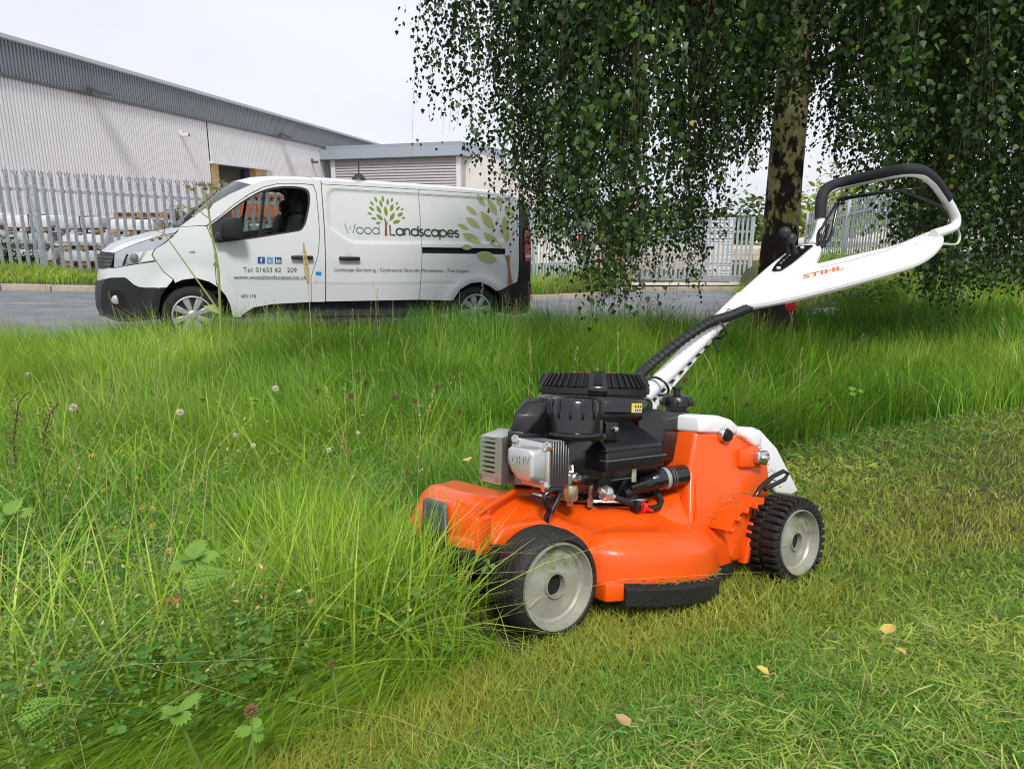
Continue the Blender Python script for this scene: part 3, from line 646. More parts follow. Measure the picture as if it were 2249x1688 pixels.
# nose: bumper, lights, grille, bonnet, windscreen, roof
LIGHT = [(.184, .850), (.414, .905), (.598, .940), (.566, 1.004), (.594, 1.065), (.70, 1.14), (.808, 1.240), (.611, 1.190), (.397, 1.105), (.291, 1.056), (.205, 1.005)]
lampm = mat('headlamp_clear', (.42, .45, .50), .06, spec=.8, coat=1.)
hl = obj('headlight', panel(LIGHT, [], .05, sfn(.004), .04, (0, 1, 0), .05), lampm, van)
obj('headlight', far_of(panel(LIGHT, [], .1, sfn(.004), .04, (0, 1, 0), .15)), lampm, van)
chrome = mat('reflector_chrome', (.82, .83, .85), .12, metal=.9)
obj('bezel', panel([(.265, .875), (.29, .885), (.345, .985), (.32, 1.01), (.285, .93)], [], .03, sfn(-.003), 0, None, .05), plast, hl)
obj('reflector', panel(rounded([(.30, .885), (.42, .91), (.49, 1.04), (.38, 1.02), (.325, .98)], .03), [], .03, sfn(-.004), 0, None, .04), chrome, hl)
obj('inner_lens', MB().lathe([(.0, -.02), (.03, -.016), (.048, -.006), (.052, .004)], (.395, yside(.395, .965) - .006, .965), 'y', 20), mat('lens_dark', (.16, .17, .19), .08, spec=.8), hl)
obj('running_light', panel([(.45, .918), (.58, .945), (.56, 1.0), (.585, 1.06), (.52, 1.04)], [], .03, sfn(-.004), 0, None, .05), mat('lamp_white', (.75, .76, .72), .25), hl)
WB = [(.14, .845), (.184, .843), (.414, .897), (.604, .930), (.667, .818), (.758, .736), (.69, .650), (.471, .645), (.41, .655), (.368, .675), (.31, .735), (.28, .750), (.147, .740), (.085, .72), (.10, .79)]
BB = [(.03, .52), (.05, .640), (.085, .712), (.147, .732), (.28, .742), (.305, .728), (.362, .668), (.405, .648), (.471, .637), (.684, .642), (.63, .56), (.60, .42), (.585, .30), (.183, .250), (.06, .30), (.035, .38)]
body_panel('bumper', WB, step=.04, grid=.05)
body_panel('lower_bumper', BB, step=.05, grid=.06, m=plast, off=-.012)
fg = obj('fog_lamp_pocket', panel(rounded([(.10, .44), (.13, .60), (.22, .61), (.27, .56), (.28, .43), (.2, .38)], .03), [], .03, sfn(-.015), 0, None, .05), gap, parts['lower_bumper'])
obj('fog_lamp', MB().lathe([(.0, -.01), (.04, -.008), (.05, .0)], (.185, yside(.185, .50) - .016, .50), 'y', 20), lampm, fg)
obj('bumper_lip', panel([(.05, .305), (.18, .262), (.58, .308), (.58, .335), (.2, .30), (.06, .345)], [], .05, sfn(-.03), .03, (0, 1, 0), .06), mat('grey_plastic', (.05, .052, .056), .55), parts['lower_bumper'])
def span(name, near, centre, m, n=14, par=None, pw=2.2):
    """sheet across the van between a near-side line, its mirror image, and a centre line that bulges"""
    rows = []
    for (xe, ye, ze), (xc, zc) in zip(near, centre):
        rows.append([(xc + (xe - xc) * abs(t) ** pw, VW / 2 + (ye - VW / 2) * -t if False else VW / 2 - (VW / 2 - ye) * -t, zc + (ze - zc) * abs(t) ** pw) for t in np.linspace(-1, 1, n)])
    return obj(name, MB().loft(rows, False, ringclosed=False), m, par or van, 50)
nl = lambda pts, o=.006: [(x, yside(x, z) + o, z) for x, z in pts]
span('bonnet', nl([(.205, 1.012), (.295, 1.062), (.40, 1.112), (.613, 1.197), (.815, 1.25), (.866, 1.312)]), [(.04, 1.00), (.14, 1.08), (.28, 1.145), (.55, 1.225), (.78, 1.275), (.84, 1.315)], paint)
gr = span('grille', nl([(.14, .83), (.165, .90), (.205, 1.005)]), [(.0, .80), (.0, .90), (.035, .995)], plast)
for k in range(4):
    z = .835 + .04 * k; span('grille_bar', [(x, y - .008, zz) for x, y, zz in nl([(.15 + .012 * k, z), (.152 + .012 * k, z + .016)])], [(-.015, z - .025), (-.015, z - .009)], mat('grille_gloss', (.05, .05, .055), .15), par=gr)
span('bumper_front', nl([(.085, .72), (.10, .79), (.14, .842)]), [(-.03, .66), (-.02, .74), (.0, .80)], paint)
span('bumper_front', nl([(.06, .30), (.03, .40), (.03, .52), (.05, .64), (.085, .712)], -.01), [(-.03, .27), (-.06, .36), (-.06, .48), (-.05, .58), (-.035, .66)], plast)
span('windscreen', nl([(.90, 1.342), (1.10, 1.495), (1.40, 1.688), (1.64, 1.81)], .01), [(.84, 1.33), (1.02, 1.50), (1.30, 1.73), (1.52, 1.87)], wglass)
span('scuttle', nl([(.868, 1.313), (.90, 1.34)]), [(.80, 1.312), (.845, 1.33)], plast)
span('windscreen_frame', nl([(1.64, 1.81), (1.80, 1.864), (2.0, 1.892), (2.38, 1.907)]), [(1.52, 1.87), (1.72, 1.93), (2.0, 1.965), (2.38, 1.975)], paint)
roof = span('roof', nl([(2.376, 1.907), (3.2, 1.909), (4.30, 1.909), (4.90, 1.879), (5.10, 1.839)]), [(2.376, 1.975), (3.2, 1.978), (4.3, 1.975), (5.0, 1.95), (5.22, 1.90)], paint, pw=2.6)
obj('aerial_base', MB().lathe([(.10, 0), (.085, .03), (.045, .075), (.02, .09), (0, .09)], (3.02, .62, 1.962), 'z', 20), plast, roof)
obj('aerial', MB().tube([(3.02, .62, 2.04), (3.02, .62, 2.20)], .009, 6), plast, roof)
obj('wiper', MB().tube([(.93, .35, 1.395), (1.05, .55, 1.50), (1.02, 1.0, 1.53)], .012, 5), plast, van)
# tail: black corner, lamp, bumper, back doors
BC = [(5.074, .70), (5.078, 1.234), (5.095, 1.50), (5.112, 1.83), (5.19, 1.79), (5.27, 1.48), (5.29, .70)]
body_panel('rear_corner', BC, step=.05, grid=.08, m=mat('rear_black', (.012, .012, .014), .3))
tl = obj('tail_light', panel(rounded([(5.160, 1.00), (5.150, 1.22), (5.158, 1.38), (5.205, 1.48), (5.262, 1.49), (5.285, 1.00)], .02), [], .04, sfn(-.022), .03, (0, 1, 0), .05), mat('red_lens', (.42, .008, .012), .12, coat=.8), van)
obj('reverse_lens', panel([(5.160, 1.045), (5.282, 1.045), (5.281, 1.085), (5.158, 1.085)], [], .04, sfn(-.026), 0, None, .05), lampm, tl)
obj('tail_light', far_of(panel([(5.160, 1.00), (5.150, 1.22), (5.205, 1.48), (5.262, 1.49), (5.285, 1.00)], [], .08, sfn(-.022), .03, (0, 1, 0), .1)), MATS['red_lens'], van)
RB = [(4.808, .40), (4.782, .525), (4.745, .592), (4.80, .598), (4.95, .668), (5.04, .706), (5.078, .70), (5.292, .70), (5.305, .60), (5.31, .35), (5.28, .28), (5.05, .25), (4.84, .30)]
body_panel('rear_bumper', RB, step=.05, grid=.07, m=plast, off=-.012)
obj('bumper_strip', panel([(4.83, .44), (5.29, .50), (5.29, .52), (4.83, .46)], [], .05, sfn(-.02), .01, (0, 1, 0), .06), MATS['grey_plastic'], parts['rear_bumper'])
obj('back_door', MB().box((5.29, VW / 4 + .06, 1.24), (.05, VW / 2 - .20, 1.06), bev=.02), paint, van); obj('back_door', MB().box((5.29, VW * 3 / 4 - .06, 1.24), (.05, VW / 2 - .20, 1.06), bev=.02), paint, van)
obj('back_bumper', MB().box((5.30, VW / 2, .48), (.10, VW - .25, .4), bev=.03), plast, van)
# cab
obj('bulkhead', MB().box((2.36, VW / 2, 1.18), (.03, VW - .34, 1.30)), inter, van); obj('cab_floor', MB().box((1.6, VW / 2, .58), (1.5, VW - .2, .04)), inter, van)
for yy in (.45, 1.5):
    st = obj('seat', MB().hull([(2.00 + a, yy + b, c) for a, c in ((.16, .95), (.0, .95), (.14, 1.50), (.26, 1.50)) for b in (-.24, .24)], .05), inter, van)
    obj('headrest', MB().box((2.22, yy, 1.60), (.10, .26, .17), bev=.04), inter, st); obj('cushion', MB().box((1.85, yy, .88), (.5, .48, .16), bev=.05), inter, st)
obj('dashboard', MB().hull([(x, y, z) for x, z in ((.95, 1.22), (1.22, 1.24), (1.36, 1.12), (1.30, .8), (.95, .8)) for y in (.2, VW - .2)], .04), inter, van)
obj('steering_wheel', MB().tube([(1.50 + .09 * math.sin(a), 1.47 + .19 * math.cos(a), 1.18 + .17 * math.sin(a)) for a in np.linspace(0, 6.283, 24)[:-1]], .016, 6, closed=True), inter, van)

# ---- artwork and lettering, thin vinyl laid on the panels
olive = mat('olive_vinyl', (.19, .27, .035), .4); pale_olive = mat('pale_olive_vinyl', (.37, .42, .17), .4); brown = mat('brown_vinyl', (.25, .075, .025), .4); lbrown = mat('light_brown_vinyl', (.36, .18, .085), .4)
dgreen = mat('dark_green_vinyl', (.025, .058, .03), .4); halo = mat('cream_vinyl', (.80, .82, .70), .4); greyv = mat('grey_vinyl', (.045, .05, .05), .4)
def leafpoly(p, q, wf): 
    p = Vector(p); q = Vector(q); d = q - p; n = Vector((-d.y, d.x)) * wf; o = []
    for t in np.linspace(0, 1, 9): o.append(tuple(p + d * t + n * (math.sin(math.pi * t) ** .9)))
    for t in np.linspace(1, 0, 9)[1:-1]: o.append(tuple(p + d * t - n * (math.sin(math.pi * t) ** .9)))
    return o
def decal(mb, poly, off):
    if len(poly) <= 4: mb.add([(x, yside(x, z) - off, z) for x, z in poly], [tuple(range(len(poly)))])
    else:
        c = np.mean(np.array(poly), 0); v = [(x, yside(x, z) - off, z) for x, z in poly] + [(c[0], yside(*c) - off, c[1])]; n = len(poly)
        mb.add(v, [(i, (i + 1) % n, n) for i in range(n)])
gx = lambda px: 2.983 + (px - 540) * .001372
gzz = lambda px, py: 1.769 - (py - 255) * .001305 + (px - 695) * 1.5e-5
LOGO = [(695, 283, 62, 88, .2), (630, 292, 56, 118, .2), (780, 290, 46, 68, .22), (675, 328, 70, 104, .2), (739, 310, 66, 84, .2), (590, 328, 52, 128, .2), (825, 320, 38, 48, .22), (652, 385, 82, 118, .2), (716, 397, 100, 95, .18), (774, 362, 76, 66, .22), (832, 366, 52, 42, .22), (585, 378, 62, 146, .2), (872, 375, 36, 25, .2), (565, 424, 46, 162, .2), (655, 455, 82, 140, .2), (773, 447, 92, 58, .2), (850, 424, 66, 32, .22), (880, 454, 40, 8, .2), (600, 468, 52, 170, .2), (638, 508, 50, 12, .2), (811, 493, 78, 20, .2)]
lg = MB()
for cx, cy, l, a, wf in LOGO:
    dx, dy = math.cos(R(a)) * l / 2, math.sin(R(a)) * l / 2
    decal(lg, leafpoly((gx(cx - dx), gzz(cx, cy + dy)), (gx(cx + dx), gzz(cx, cy - dy)), wf), .005)
logo = obj('tree_logo', lg, olive, slide, 0, recalc=False)
tk = MB(); decal(tk, [(3.193, 1.286), (3.228, 1.286), (3.226, 1.40), (3.250, 1.475), (3.222, 1.435), (3.222, 1.47), (3.197, 1.505), (3.204, 1.42)], .006); obj('logo_trunk', tk, brown, logo, 0, recalc=False)
BIG = [((4.185, 1.462), (4.345, 1.400), .17), ((4.315, 1.700), (4.478, 1.588), .17), ((4.305, 1.556), (4.502, 1.420), .19), ((4.520, 1.645), (4.720, 1.400), .19), ((4.872, 1.600), (4.880, 1.230), .17), ((4.245, 1.345), (4.510, 1.222), .19), ((4.548, 1.368), (4.810, 1.166), .17), ((4.425, 1.072), (4.745, .998), .22), ((4.485, 1.852), (4.600, 1.706), .20), ((4.64, 1.815), (4.765, 1.60), .20), ((4.790, 1.862), (4.835, 1.70), .24), ((4.925, 1.78), (4.965, 1.52), .2), ((4.215, 1.168), (4.375, 1.168), .22)]
bg_ = MB(); bh = MB()
for p, q, wf in BIG: decal(bg_, leafpoly(p, q, wf), .0055)
big = obj('large_leaf_artwork', bg_, pale_olive, rearq, 0, recalc=False)
for p, q, wf in BIG:
    lp = leafpoly(p, q, wf); c = Vector(np.mean(np.array(lp), 0)); o2 = [tuple(c + (Vector(v) - c) * 1.09) for v in lp]; decal(bh, o2, .0035)
obj('leaf_outline', bh, halo, big, 0, recalc=False)
bt = MB(); decal(bt, [(4.845, 1.078), (4.872, 1.062), (4.895, 1.075), (4.925, 1.078), (4.918, 1.04), (4.935, .9), (4.955, .80), (4.985, .705), (4.975, .690), (4.905, .668), (4.905, .85), (4.885, .98)], .006); obj('large_trunk_artwork', bt, lbrown, big, 0, recalc=False)
GL = {}
def _arc(cx, cy, rx, ry, a0, a1, n=18): return [(cx + rx * math.cos(R(a0 + (a1 - a0) * k / n)), cy + ry * math.sin(R(a0 + (a1 - a0) * k / n))) for k in range(n + 1)]
GL['W'] = (1.05, [[(0, 1), (.28, 0), (.525, .82), (.77, 0), (1.05, 1)]]); GL['L'] = (.52, [[(.03, 1), (.03, 0), (.50, 0)]])
GL['o'] = (.72, [_arc(.34, .34, .34, .34, 0, 360)]); GL['d'] = (.72, [_arc(.34, .34, .34, .34, 0, 360), [(.68, 0), (.68, 1.02)]]); GL['a'] = (.72, [_arc(.34, .34, .34, .34, 0, 360), [(.68, 0), (.68, .68)]])
GL['p'] = (.72, [_arc(.36, .34, .34, .34, 0, 360), [(.02, -.32), (.02, .68)]]); GL['n'] = (.58, [[(.03, 0), (.03, .68)], [(.03, .36)] + _arc(.27, .42, .24, .26, 180, 0) + [(.51, 0)]])
GL['s'] = (.42, [_arc(.19, .51, .17, .17, 30, 250, 10) + _arc(.19, .175, .19, .175, 80, -160, 12)]); GL['c'] = (.62, [_arc(.34, .34, .34, .34, 42, 318)]); GL['e'] = (.70, [[(.0, .34), (.68, .34)] + _arc(.34, .34, .34, .34, 0, 315)])
def stroke_text(mb, s, x0, x1, z0, h, wd, off):
    x = 0; st = []
    for ch in s:
        a, ls = GL[ch]; st += [[(x + p[0], p[1]) for p in l] for l in ls]; x += a + .09
    k = (x1 - x0) / (x - .09)
    for l in st:
        P = [Vector((x0 + p[0] * k, z0 + p[1] * h)) for p in l]; v = []
        for i, p in enumerate(P):
            t = (P[min(i + 1, len(P) - 1)] - P[max(i - 1, 0)]).normalized(); n = Vector((-t.y, t.x)) * wd / 2; v += [p + n, p - n]
        mb.add([(p.x, yside(p.x, p.y) - off, p.y) for p in v], [(2 * i, 2 * i + 1, 2 * i + 3, 2 * i + 2) for i in range(len(P) - 1)])
t1 = MB(); stroke_text(t1, 'Wood', 2.697, 3.130, 1.300, .112, .008, .006); obj('lettering', t1, dgreen, slide, 0, recalc=False)
t2 = MB(); stroke_text(t2, 'Landscapes', 3.262, 4.197, 1.296, .120, .019, .006); lt2 = obj('lettering', t2, dgreen, slide, 0, recalc=False)
sf = lambda off: (lambda x, z: (x, yside(x, z) - off, z))
obj('lettering', text_fit(MB(), 'Landscape Gardening - Commercial Grounds Maintenance - Tree Surgery', 2.549, 4.331, .842, sf(.007)), greyv, slide, 0, recalc=False)
obj('lettering', text_fit(MB(), 'Tel: 01653 62   209', 1.498, 2.099, .826, sf(.006), -.006), greyv, door, 0, recalc=False)
obj('lettering', text_fit(MB(), 'www.woodlandscapes.co.uk', 1.392, 2.215, .742, sf(.006), -.004), greyv, door, 0, recalc=False)
obj('badge', text_fit(MB(), 'dCi 115', 1.468, 1.629, .530, sf(.006), .01), greyv, door, 0, recalc=False)
for (x0, x1, s, c, ch_w) in ((1.663, 1.743, 'f', (.03, .07, .28), .3), (1.764, 1.833, 't', (.13, .36, .58), .32), (1.854, 1.930, 'in', (.02, .09, .25), .62)):
    q = MB(); decal(q, [(x0, .924), (x1, .924), (x1, 1.0), (x0, 1.0)], .005); k = obj('social_icon', q, mat('icon_' + s, c, .4), door, 0, recalc=False)
    W_ = (x1 - x0) * ch_w; obj('letter', text_fit(MB(), s, (x0 + x1) / 2 - W_ / 2, (x0 + x1) / 2 + W_ / 2, .934, sf(.0075), .02), wst, k, 0, recalc=False)
# ================================================================== MOWER  (local x from nose to handle, y away from the camera, z up; it stands on the falling bank)
mow = thing('lawn_mower', 'orange lawn mower with black engine and white handle at the edge of the tall grass', 'lawn mower')
_m = Matrix((MA, MB_, MC)).transposed().to_4x4(); _m.translation = (MO[0], MO[1], MZ); mow.matrix_world = _m
org = mat('orange_paint', (.84, .095, .004), .36, spec=.4, coat=.2, var=.10, vscale=55, col2=(.30, .12, .02), thr=(.70, .76))
blk = mat('engine_plastic', (.009, .009, .011), .30, spec=.5, var=.3, vscale=30, bump=.04, bscale=220); gloss = mat('gloss_black', (.007, .007, .008), .17, spec=.55, coat=.25)
rub = mat('mower_rubber', (.011, .011, .011), .62, var=.5, vscale=40, bump=.25, bscale=170, col2=(.075, .08, .035), thr=(.62, .72))
alu = mat('cast_aluminium', (.64, .64, .62), .34, metal=.85, var=.12, vscale=20); steel = mat('bright_steel', (.66, .66, .66), .22, metal=1.)
whp = mat('white_powder_coat', (.80, .81, .83), .33, spec=.5, coat=.3, var=.04, vscale=8); rimm = mat('mower_rim', (.42, .42, .35), .40, metal=.35, var=.22, vscale=14, col2=(.15, .16, .06), thr=(.54, .70))
# deck: round blade housing with a raised nose
def dsl(x): return -.07 * (x - .13)
DECK = rounded([(-.140, .060), (-.158, .095), (-.160, .14), (-.158, .22), (-.145, .28), (-.10, .36), (.0, .46), (.12, .58), (.35, .66), (.55, .60), (.66, .52), (.66, .2), (.62, .10), (.55, .075), (.50, .062), (.455, .022), (.38, -.008), (.30, -.018), (.22, -.010), (.155, .018), (.115, .065), (.09, .092), (-.10, .092), (-.115, .065)], [.006, .01, .01, .02, .02, .02, .05, .1, .1, .1, .05, .02, .03, .02, .02, .05, .08, .08, .08, .03, .02, .02, .02, .008])
DK = np.array(resample(DECK, .01))
def dz(x, y):
    d = math.sqrt(float(np.min((DK[:, 0] - x) ** 2 + (DK[:, 1] - y) ** 2))); t = min(1, d / .05)
    z = .150 + dsl(x) + .028 * (1 - (1 - t) ** 2.4)
    z += .030 * float(sstep(.05, .16, d)) * float(sstep(.27, .18, math.hypot(x - .33, y - .29)))       # step up to the engine seat
    nose = float(sstep(-.02, -.115, x)); z += nose * (.024 + .012 * float(sstep(.10, .2, y)))
    bul = float(sstep(-.135, -.03, x) * sstep(.17, .06, x) * sstep(.075, .20, y)); z += .048 * bul            # bulge under the cylinder head
    chan = math.exp(-((x + .105) / .022) ** 2) * float(sstep(.09, .16, y)); z -= .022 * chan
    z -= .010 * math.exp(-(((x - .12) / .10) ** 2 + ((y - .085) / .03) ** 2))
    return z
def zb_(x): return .086 + dsl(x) + .066 * float(sstep(.10, -.06, x))
dk_ = panel(DK.tolist(), [], .1, lambda x, y: (x, y, dz(x, y)), 0, None, .012)
sk = dk_; dc = np.array([.28, .32])
def ring_(off, z):
    o = []
    for p in DK:
        v = p - dc; v = v / np.linalg.norm(v); q = p + v * off; o.append((q[0], q[1], z(p[0], p[1])))
    return o
nz_ = lambda x: .024 * float(sstep(-.02, -.115, x))
sk.loft([ring_(0, dz), ring_(.006, lambda x, y: .1445 + dsl(x) + nz_(x)), ring_(.0095, lambda x, y: .135 + dsl(x) + nz_(x) * 1.2), ring_(.011, lambda x, y: .120 + dsl(x) + nz_(x) * 1.3), ring_(.0135, lambda x, y: zb_(x))], False)
deck = obj('deck', mesh_of(sk, 'deck', org, 60, weld=.0004), parent=mow)
gi = [i for i, p in enumerate(DK) if p[0] < .02 or (p[1] > .3 and p[0] < .4)]
obj('front_guard', MB().loft([ring_(.013, lambda x, y: zb_(x) + .002), ring_(.016, lambda x, y: zb_(x) - .014), ring_(.015, lambda x, y: zb_(x) - .030), ring_(-.004, lambda x, y: zb_(x) - .026)], False), rub, mow, 50)
obj('front_lip', MB().hull([(-.163, .098, .18), (-.163, .215, .18), (-.168, .104, .248), (-.166, .205, .238), (-.150, .098, .253), (-.148, .215, .243), (-.12, .09, .232), (-.10, .26, .222), (-.13, .075, .19), (-.13, .27, .19)], .006), org, mow, 30)
obj('front_pad', MB().hull([(x, y, z) for x, z in ((-.176, .178), (-.174, .242), (-.163, .246), (-.163, .172)) for y in (.112, .195)], .006), mat('grey_pad', (.075, .085, .10), .4), mow)
obj('nose_facet', MB().hull([(-.140, .052, .222), (-.138, .050, .170), (-.160, .098, .249), (-.163, .098, .176), (-.145, .054, .150), (-.162, .1, .158), (-.10, .07, .222), (-.10, .10, .236), (-.10, .075, .16)], .004), org, mow, 30)
tr = [(x, y) for x, y in resample([(.158, -.004), (.19, -.018), (.22, -.026), (.30, -.036), (.38, -.026), (.44, .000), (.485, .034), (.515, .062)], .02, False)]
obj('side_strip', MB().loft([[(x, y, .083 + dsl(x)), (x, y - .010, .076 + dsl(x)), (x, y - .007, .044 + dsl(x)), (x, y + .03, .038 + dsl(x)), (x, y + .03, .084 + dsl(x))] for x, y in tr]), rub, mow)
obj('strip_bracket', MB().hull([(x, y + (.180 - x) * .35, z) for x in (.122, .160) for y in (-.014, .03) for z in (.050, .086)], .005), org, mow)
obj('deck_crease', MB().tube([(-.132, .062, .232), (-.06, .12, .236), (.02, .17, .246), (.10, .195, .240), (.15, .20, .226)], [.003, .005, .006, .005, .003], 8), org, deck, 60)
# raised rear hood and its white covers
hood = obj('rear_hood', MB().hull([(.445, .11, .150), (.50, .115, .364), (.52, .50, .364), (.46, .52, .150), (.60, .10, .360), (.640, .105, .350), (.64, .52, .350), (.728, .105, .325), (.728, .52, .325), (.760, .10, .275), (.760, .52, .275), (.778, .10, .21), (.778, .52, .21), (.700, .085, .205), (.655, .075, .15), (.585, .07, .055), (.585, .54, .055), (.628, .075, .055), (.70, .54, .10), (.50, .09, .135)], .02, 3), org, mow, 35)
obj('hood_flute', MB().hull([(.445, .075, .150), (.50, .10, .148), (.492, .118, .30), (.475, .125, .27), (.45, .125, .18), (.52, .12, .155), (.51, .12, .30)], .01), org, hood)
obj('hood_foot', MB().hull([(.34, .11, .150), (.43, .065, .138), (.52, .085, .14), (.36, .14, .185), (.44, .095, .182), (.47, .14, .225), (.41, .18, .21), (.52, .12, .18)], .012), org, hood)
obj('hood_box', MB().hull([(x, y, z) for x, z in ((.622, .275), (.622, .318), (.690, .326), (.712, .300), (.698, .272)) for y in (.078, .2)], .006), org, hood)
obj('arch_flange', MB().hull([(.625, .062, .048), (.640, .062, .05), (.668, .064, .128), (.690, .066, .180), (.672, .066, .18), (.65, .064, .13)] + [(.625, .09, .048), (.640, .09, .05), (.690, .09, .180), (.66, .09, .18)], .004), org, hood)
cap = obj('white_cover', MB().hull([(.498, .103, .360), (.500, .108, .398), (.505, .50, .398), (.498, .505, .36), (.56, .10, .400), (.56, .51, .400), (.610, .10, .390), (.61, .51, .39), (.646, .10, .368), (.646, .51, .368), (.630, .102, .354), (.63, .505, .354)], .009), whp, mow)
obj('cover_hinge', MB().hull([(x, y, z) for x, z in ((.642, .350), (.648, .370), (.690, .371), (.712, .362), (.726, .342), (.716, .322), (.695, .322)) for y in (.09, .52)], .008), whp, cap)
obj('round_plug', MB().lathe([(.0, -.010), (.0125, -.010), (.0148, -.006), (.0148, .008)], (.581, .092, .353), 'y', 28), blk, cap); obj('plug_ring', MB().lathe([(.0156, -.003), (.0175, -.001), (.0175, .01), (.014, .01)], (.581, .092, .353), 'y', 28), steel, cap)
obj('rear_flap', MB().hull([(x, y, z) for y in (.14, .53) for x, z in ((.70, .366), (.745, .366), (.785, .360), (.860, .310), (.965, .190), (.93, .180), (.86, .19), (.75, .30))], .008), whp, mow)
clip = obj('latch_plate', MB().hull([(x, y, z) for x, z in ((.668, .312), (.704, .316), (.714, .302), (.702, .279), (.668, .286)) for y in (.062, .085)], .004), steel, mow)
obj('latch_bolt', MB().lathe([(.0, -.010), (.006, -.009), (.007, .0)], (.694, .063, .298), 'y', 6), alu, clip)
qc = (.628, .085)
qd = obj('height_quadrant', MB().loft([[(.640 - rr * math.cos(R(a)) * 1.1, y, .080 + rr * math.sin(R(a))) for rr, y in ((.112, .042), (.128, .042), (.128, .085), (.112, .085))] for a in np.linspace(30, 100, 14)]), org, mow)
for a in (34, 50, 66, 82): obj('tooth', MB().box((.640 - .112 * math.cos(R(a)) * 1.1, .040, .080 + .112 * math.sin(R(a))), (.010, .016, .014), Matrix.Rotation(R(90 - a), 3, 'Y'), .003), org, qd)
obj('height_lever', MB().tube([(.041, .095, .18), (.043, .092, .208), (.047, .09, .219), (.034, .09, .235), (.035, .09, .249), (.051, .09, .259), (.073, .09, .257), (.068, .09, .240), (.055, .09, .221), (.050, .091, .213)], .0060, 8), gloss, mow, 60)
obj('height_lever', MB().tube([(.653, .06, .155), (.652, .06, .206), (.673, .06, .228), (.721, .058, .253), (.758, .055, .264), (.778, .055, .257), (.763, .055, .243), (.714, .057, .230), (.690, .059, .222)], .0055, 8), gloss, mow, 60)
# wheels
def mower_wheel(cx, far, lugs):
    y0 = (.60 if lugs else .44) if far else 0.; k = 1.
    prof = [(.078, .002), (.084, -.003), (.092, .000), (.0975, .010), (.100, .022), (.100, .062), (.097, .074), (.090, .082), (.078, .080)]
    if lugs: prof = [(r_ * .985 + (.002 if r_ > .09 else 0), h) for r_, h in prof]
    t = MB().lathe(prof, axis='y', n=64, closed=True)
    if not lugs:
        for h in (.026, .036, .046, .056): t.lathe([(.0995, h), (.1012, h + .002), (.1012, h + .005), (.0995, h + .007)], axis='y', n=64)
    w_ = obj('wheel', t, rub, mow, 50); w_.location = (cx, y0, .100); w_.rotation_euler = (0, 2.6 if not lugs else 3.0, math.pi if far else 0)
    if lugs:
        lm = mesh_of(MB().box((0, 0, 0), (.0120, .034, .0075), bev=.002, seg=1), 'lug', rub, 0); sm_ = mesh_of(MB().box((0, 0, 0), (.012, .005, .017), bev=.001, seg=1), 'lug', rub, 0)
        for row, h in ((0, .016), (.5, .060)):
            for q in range(34):
                a = 6.28318 * (q + row) / 34; o = obj('lug', lm, parent=w_); o.location = (.1030 * math.cos(a), h, .1030 * math.sin(a)); o.rotation_euler = (0, -a + math.pi / 2, 0)
        for q in range(34):
            a = 6.28318 * q / 34; o = obj('lug', sm_, parent=w_); o.location = (.0955 * math.cos(a), -.001, .0955 * math.sin(a)); o.rotation_euler = (0, -a + math.pi / 2, 0)
    obj('rim', MB().lathe([(.0795, .004), (.078, -.004), (.0755, -.004), (.0735, .006), (.071, .013), (.066, .013), (.0625, .018), (.024, .012), (.0225, .006), (.0205, .006), (.0195, .014), (.0195, .03)], axis='y', n=56, cap=False), rimm, w_, 30)
    obj('hub_hole_dark', MB().lathe([(.0, .018), (.015, .018), (.0195, .019), (.0195, .025)], axis='y', n=28), gap, w_)  # black disc paints the darkness inside the open hub hole
    obj('rim_rib', MB().box((.043, .0145, .0), (.044, .004, .004), bev=.001), rimm, w_)
    obj('axle_boss', MB().lathe([(.03, .072), (.03, .11), (.022, .12), (.0, .12)], axis='y', n=20), blk, w_)
mower_wheel(0, False, False); mower_wheel(0, True, False); mower_wheel(.748, False, True); mower_wheel(.748, True, True)
obj('wheel_arch', MB().hull([(x, y, z) for x, z in ((-.10, .155), (-.06, .198), (.03, .203), (.10, .165), (.08, .15), (-.08, .14)) for y in (.086, .12)], .006), org, mow)
# engine
ECX, ECY = .335, .29
eng = obj('engine_base', MB().lathe([(.13, .0), (.135, .008), (.135, .018), (.13, .024), (.125, .06), (.12, .10), (.11, .14)], (ECX, ECY, .200), 'z', 40), blk, mow)
obj('base_plate', MB().lathe([(.150, 0), (.152, .003), (.150, .007), (.1, .008)], (ECX, ECY, .205), 'z', 40), steel, eng)
sh = obj('blower_housing', MB().hull([(.030, .205, .350), (.075, .26, .350), (.175, .39, .350), (.040, .205, .398), (.085, .26, .398), (.185, .39, .398), (.066, .205, .424), (.112, .27, .426), (.20, .38, .427), (.052, .190, .352), (.060, .188, .398), (.084, .192, .424), (.13, .18, .430), (.39, .185, .425), (.425, .21, .395), (.43, .21, .372), (.43, .42, .395), (.13, .18, .35), (.43, .42, .36), (.39, .44, .430), (.25, .44, .430), (.085, .175, .395), (.38, .175, .395)], .02, 4), blk, mow)
obj('housing_step', MB().lathe([(.140, .405), (.140, .425), (.134, .436), (.12, .444), (.0, .446)], (ECX, ECY, 0), 'z', 40), gloss, sh, 60)
obj('housing_skirt', MB().hull([(.026, .205, .336), (.026, .205, .366), (.14, .165, .333), (.14, .165, .352), (.07, .26, .340), (.16, .38, .345), (.07, .26, .366), (.05, .185, .334), (.05, .185, .364)], .01), blk, sh)
st = obj('starter_cover', MB().lathe([(.124, .440), (.1255, .443), (.1255, .455), (.121, .459), (.104, .487), (.098, .491), (.06, .492), (.0, .492)], (ECX, ECY, 0), 'z', 20), blk, mow, 25)
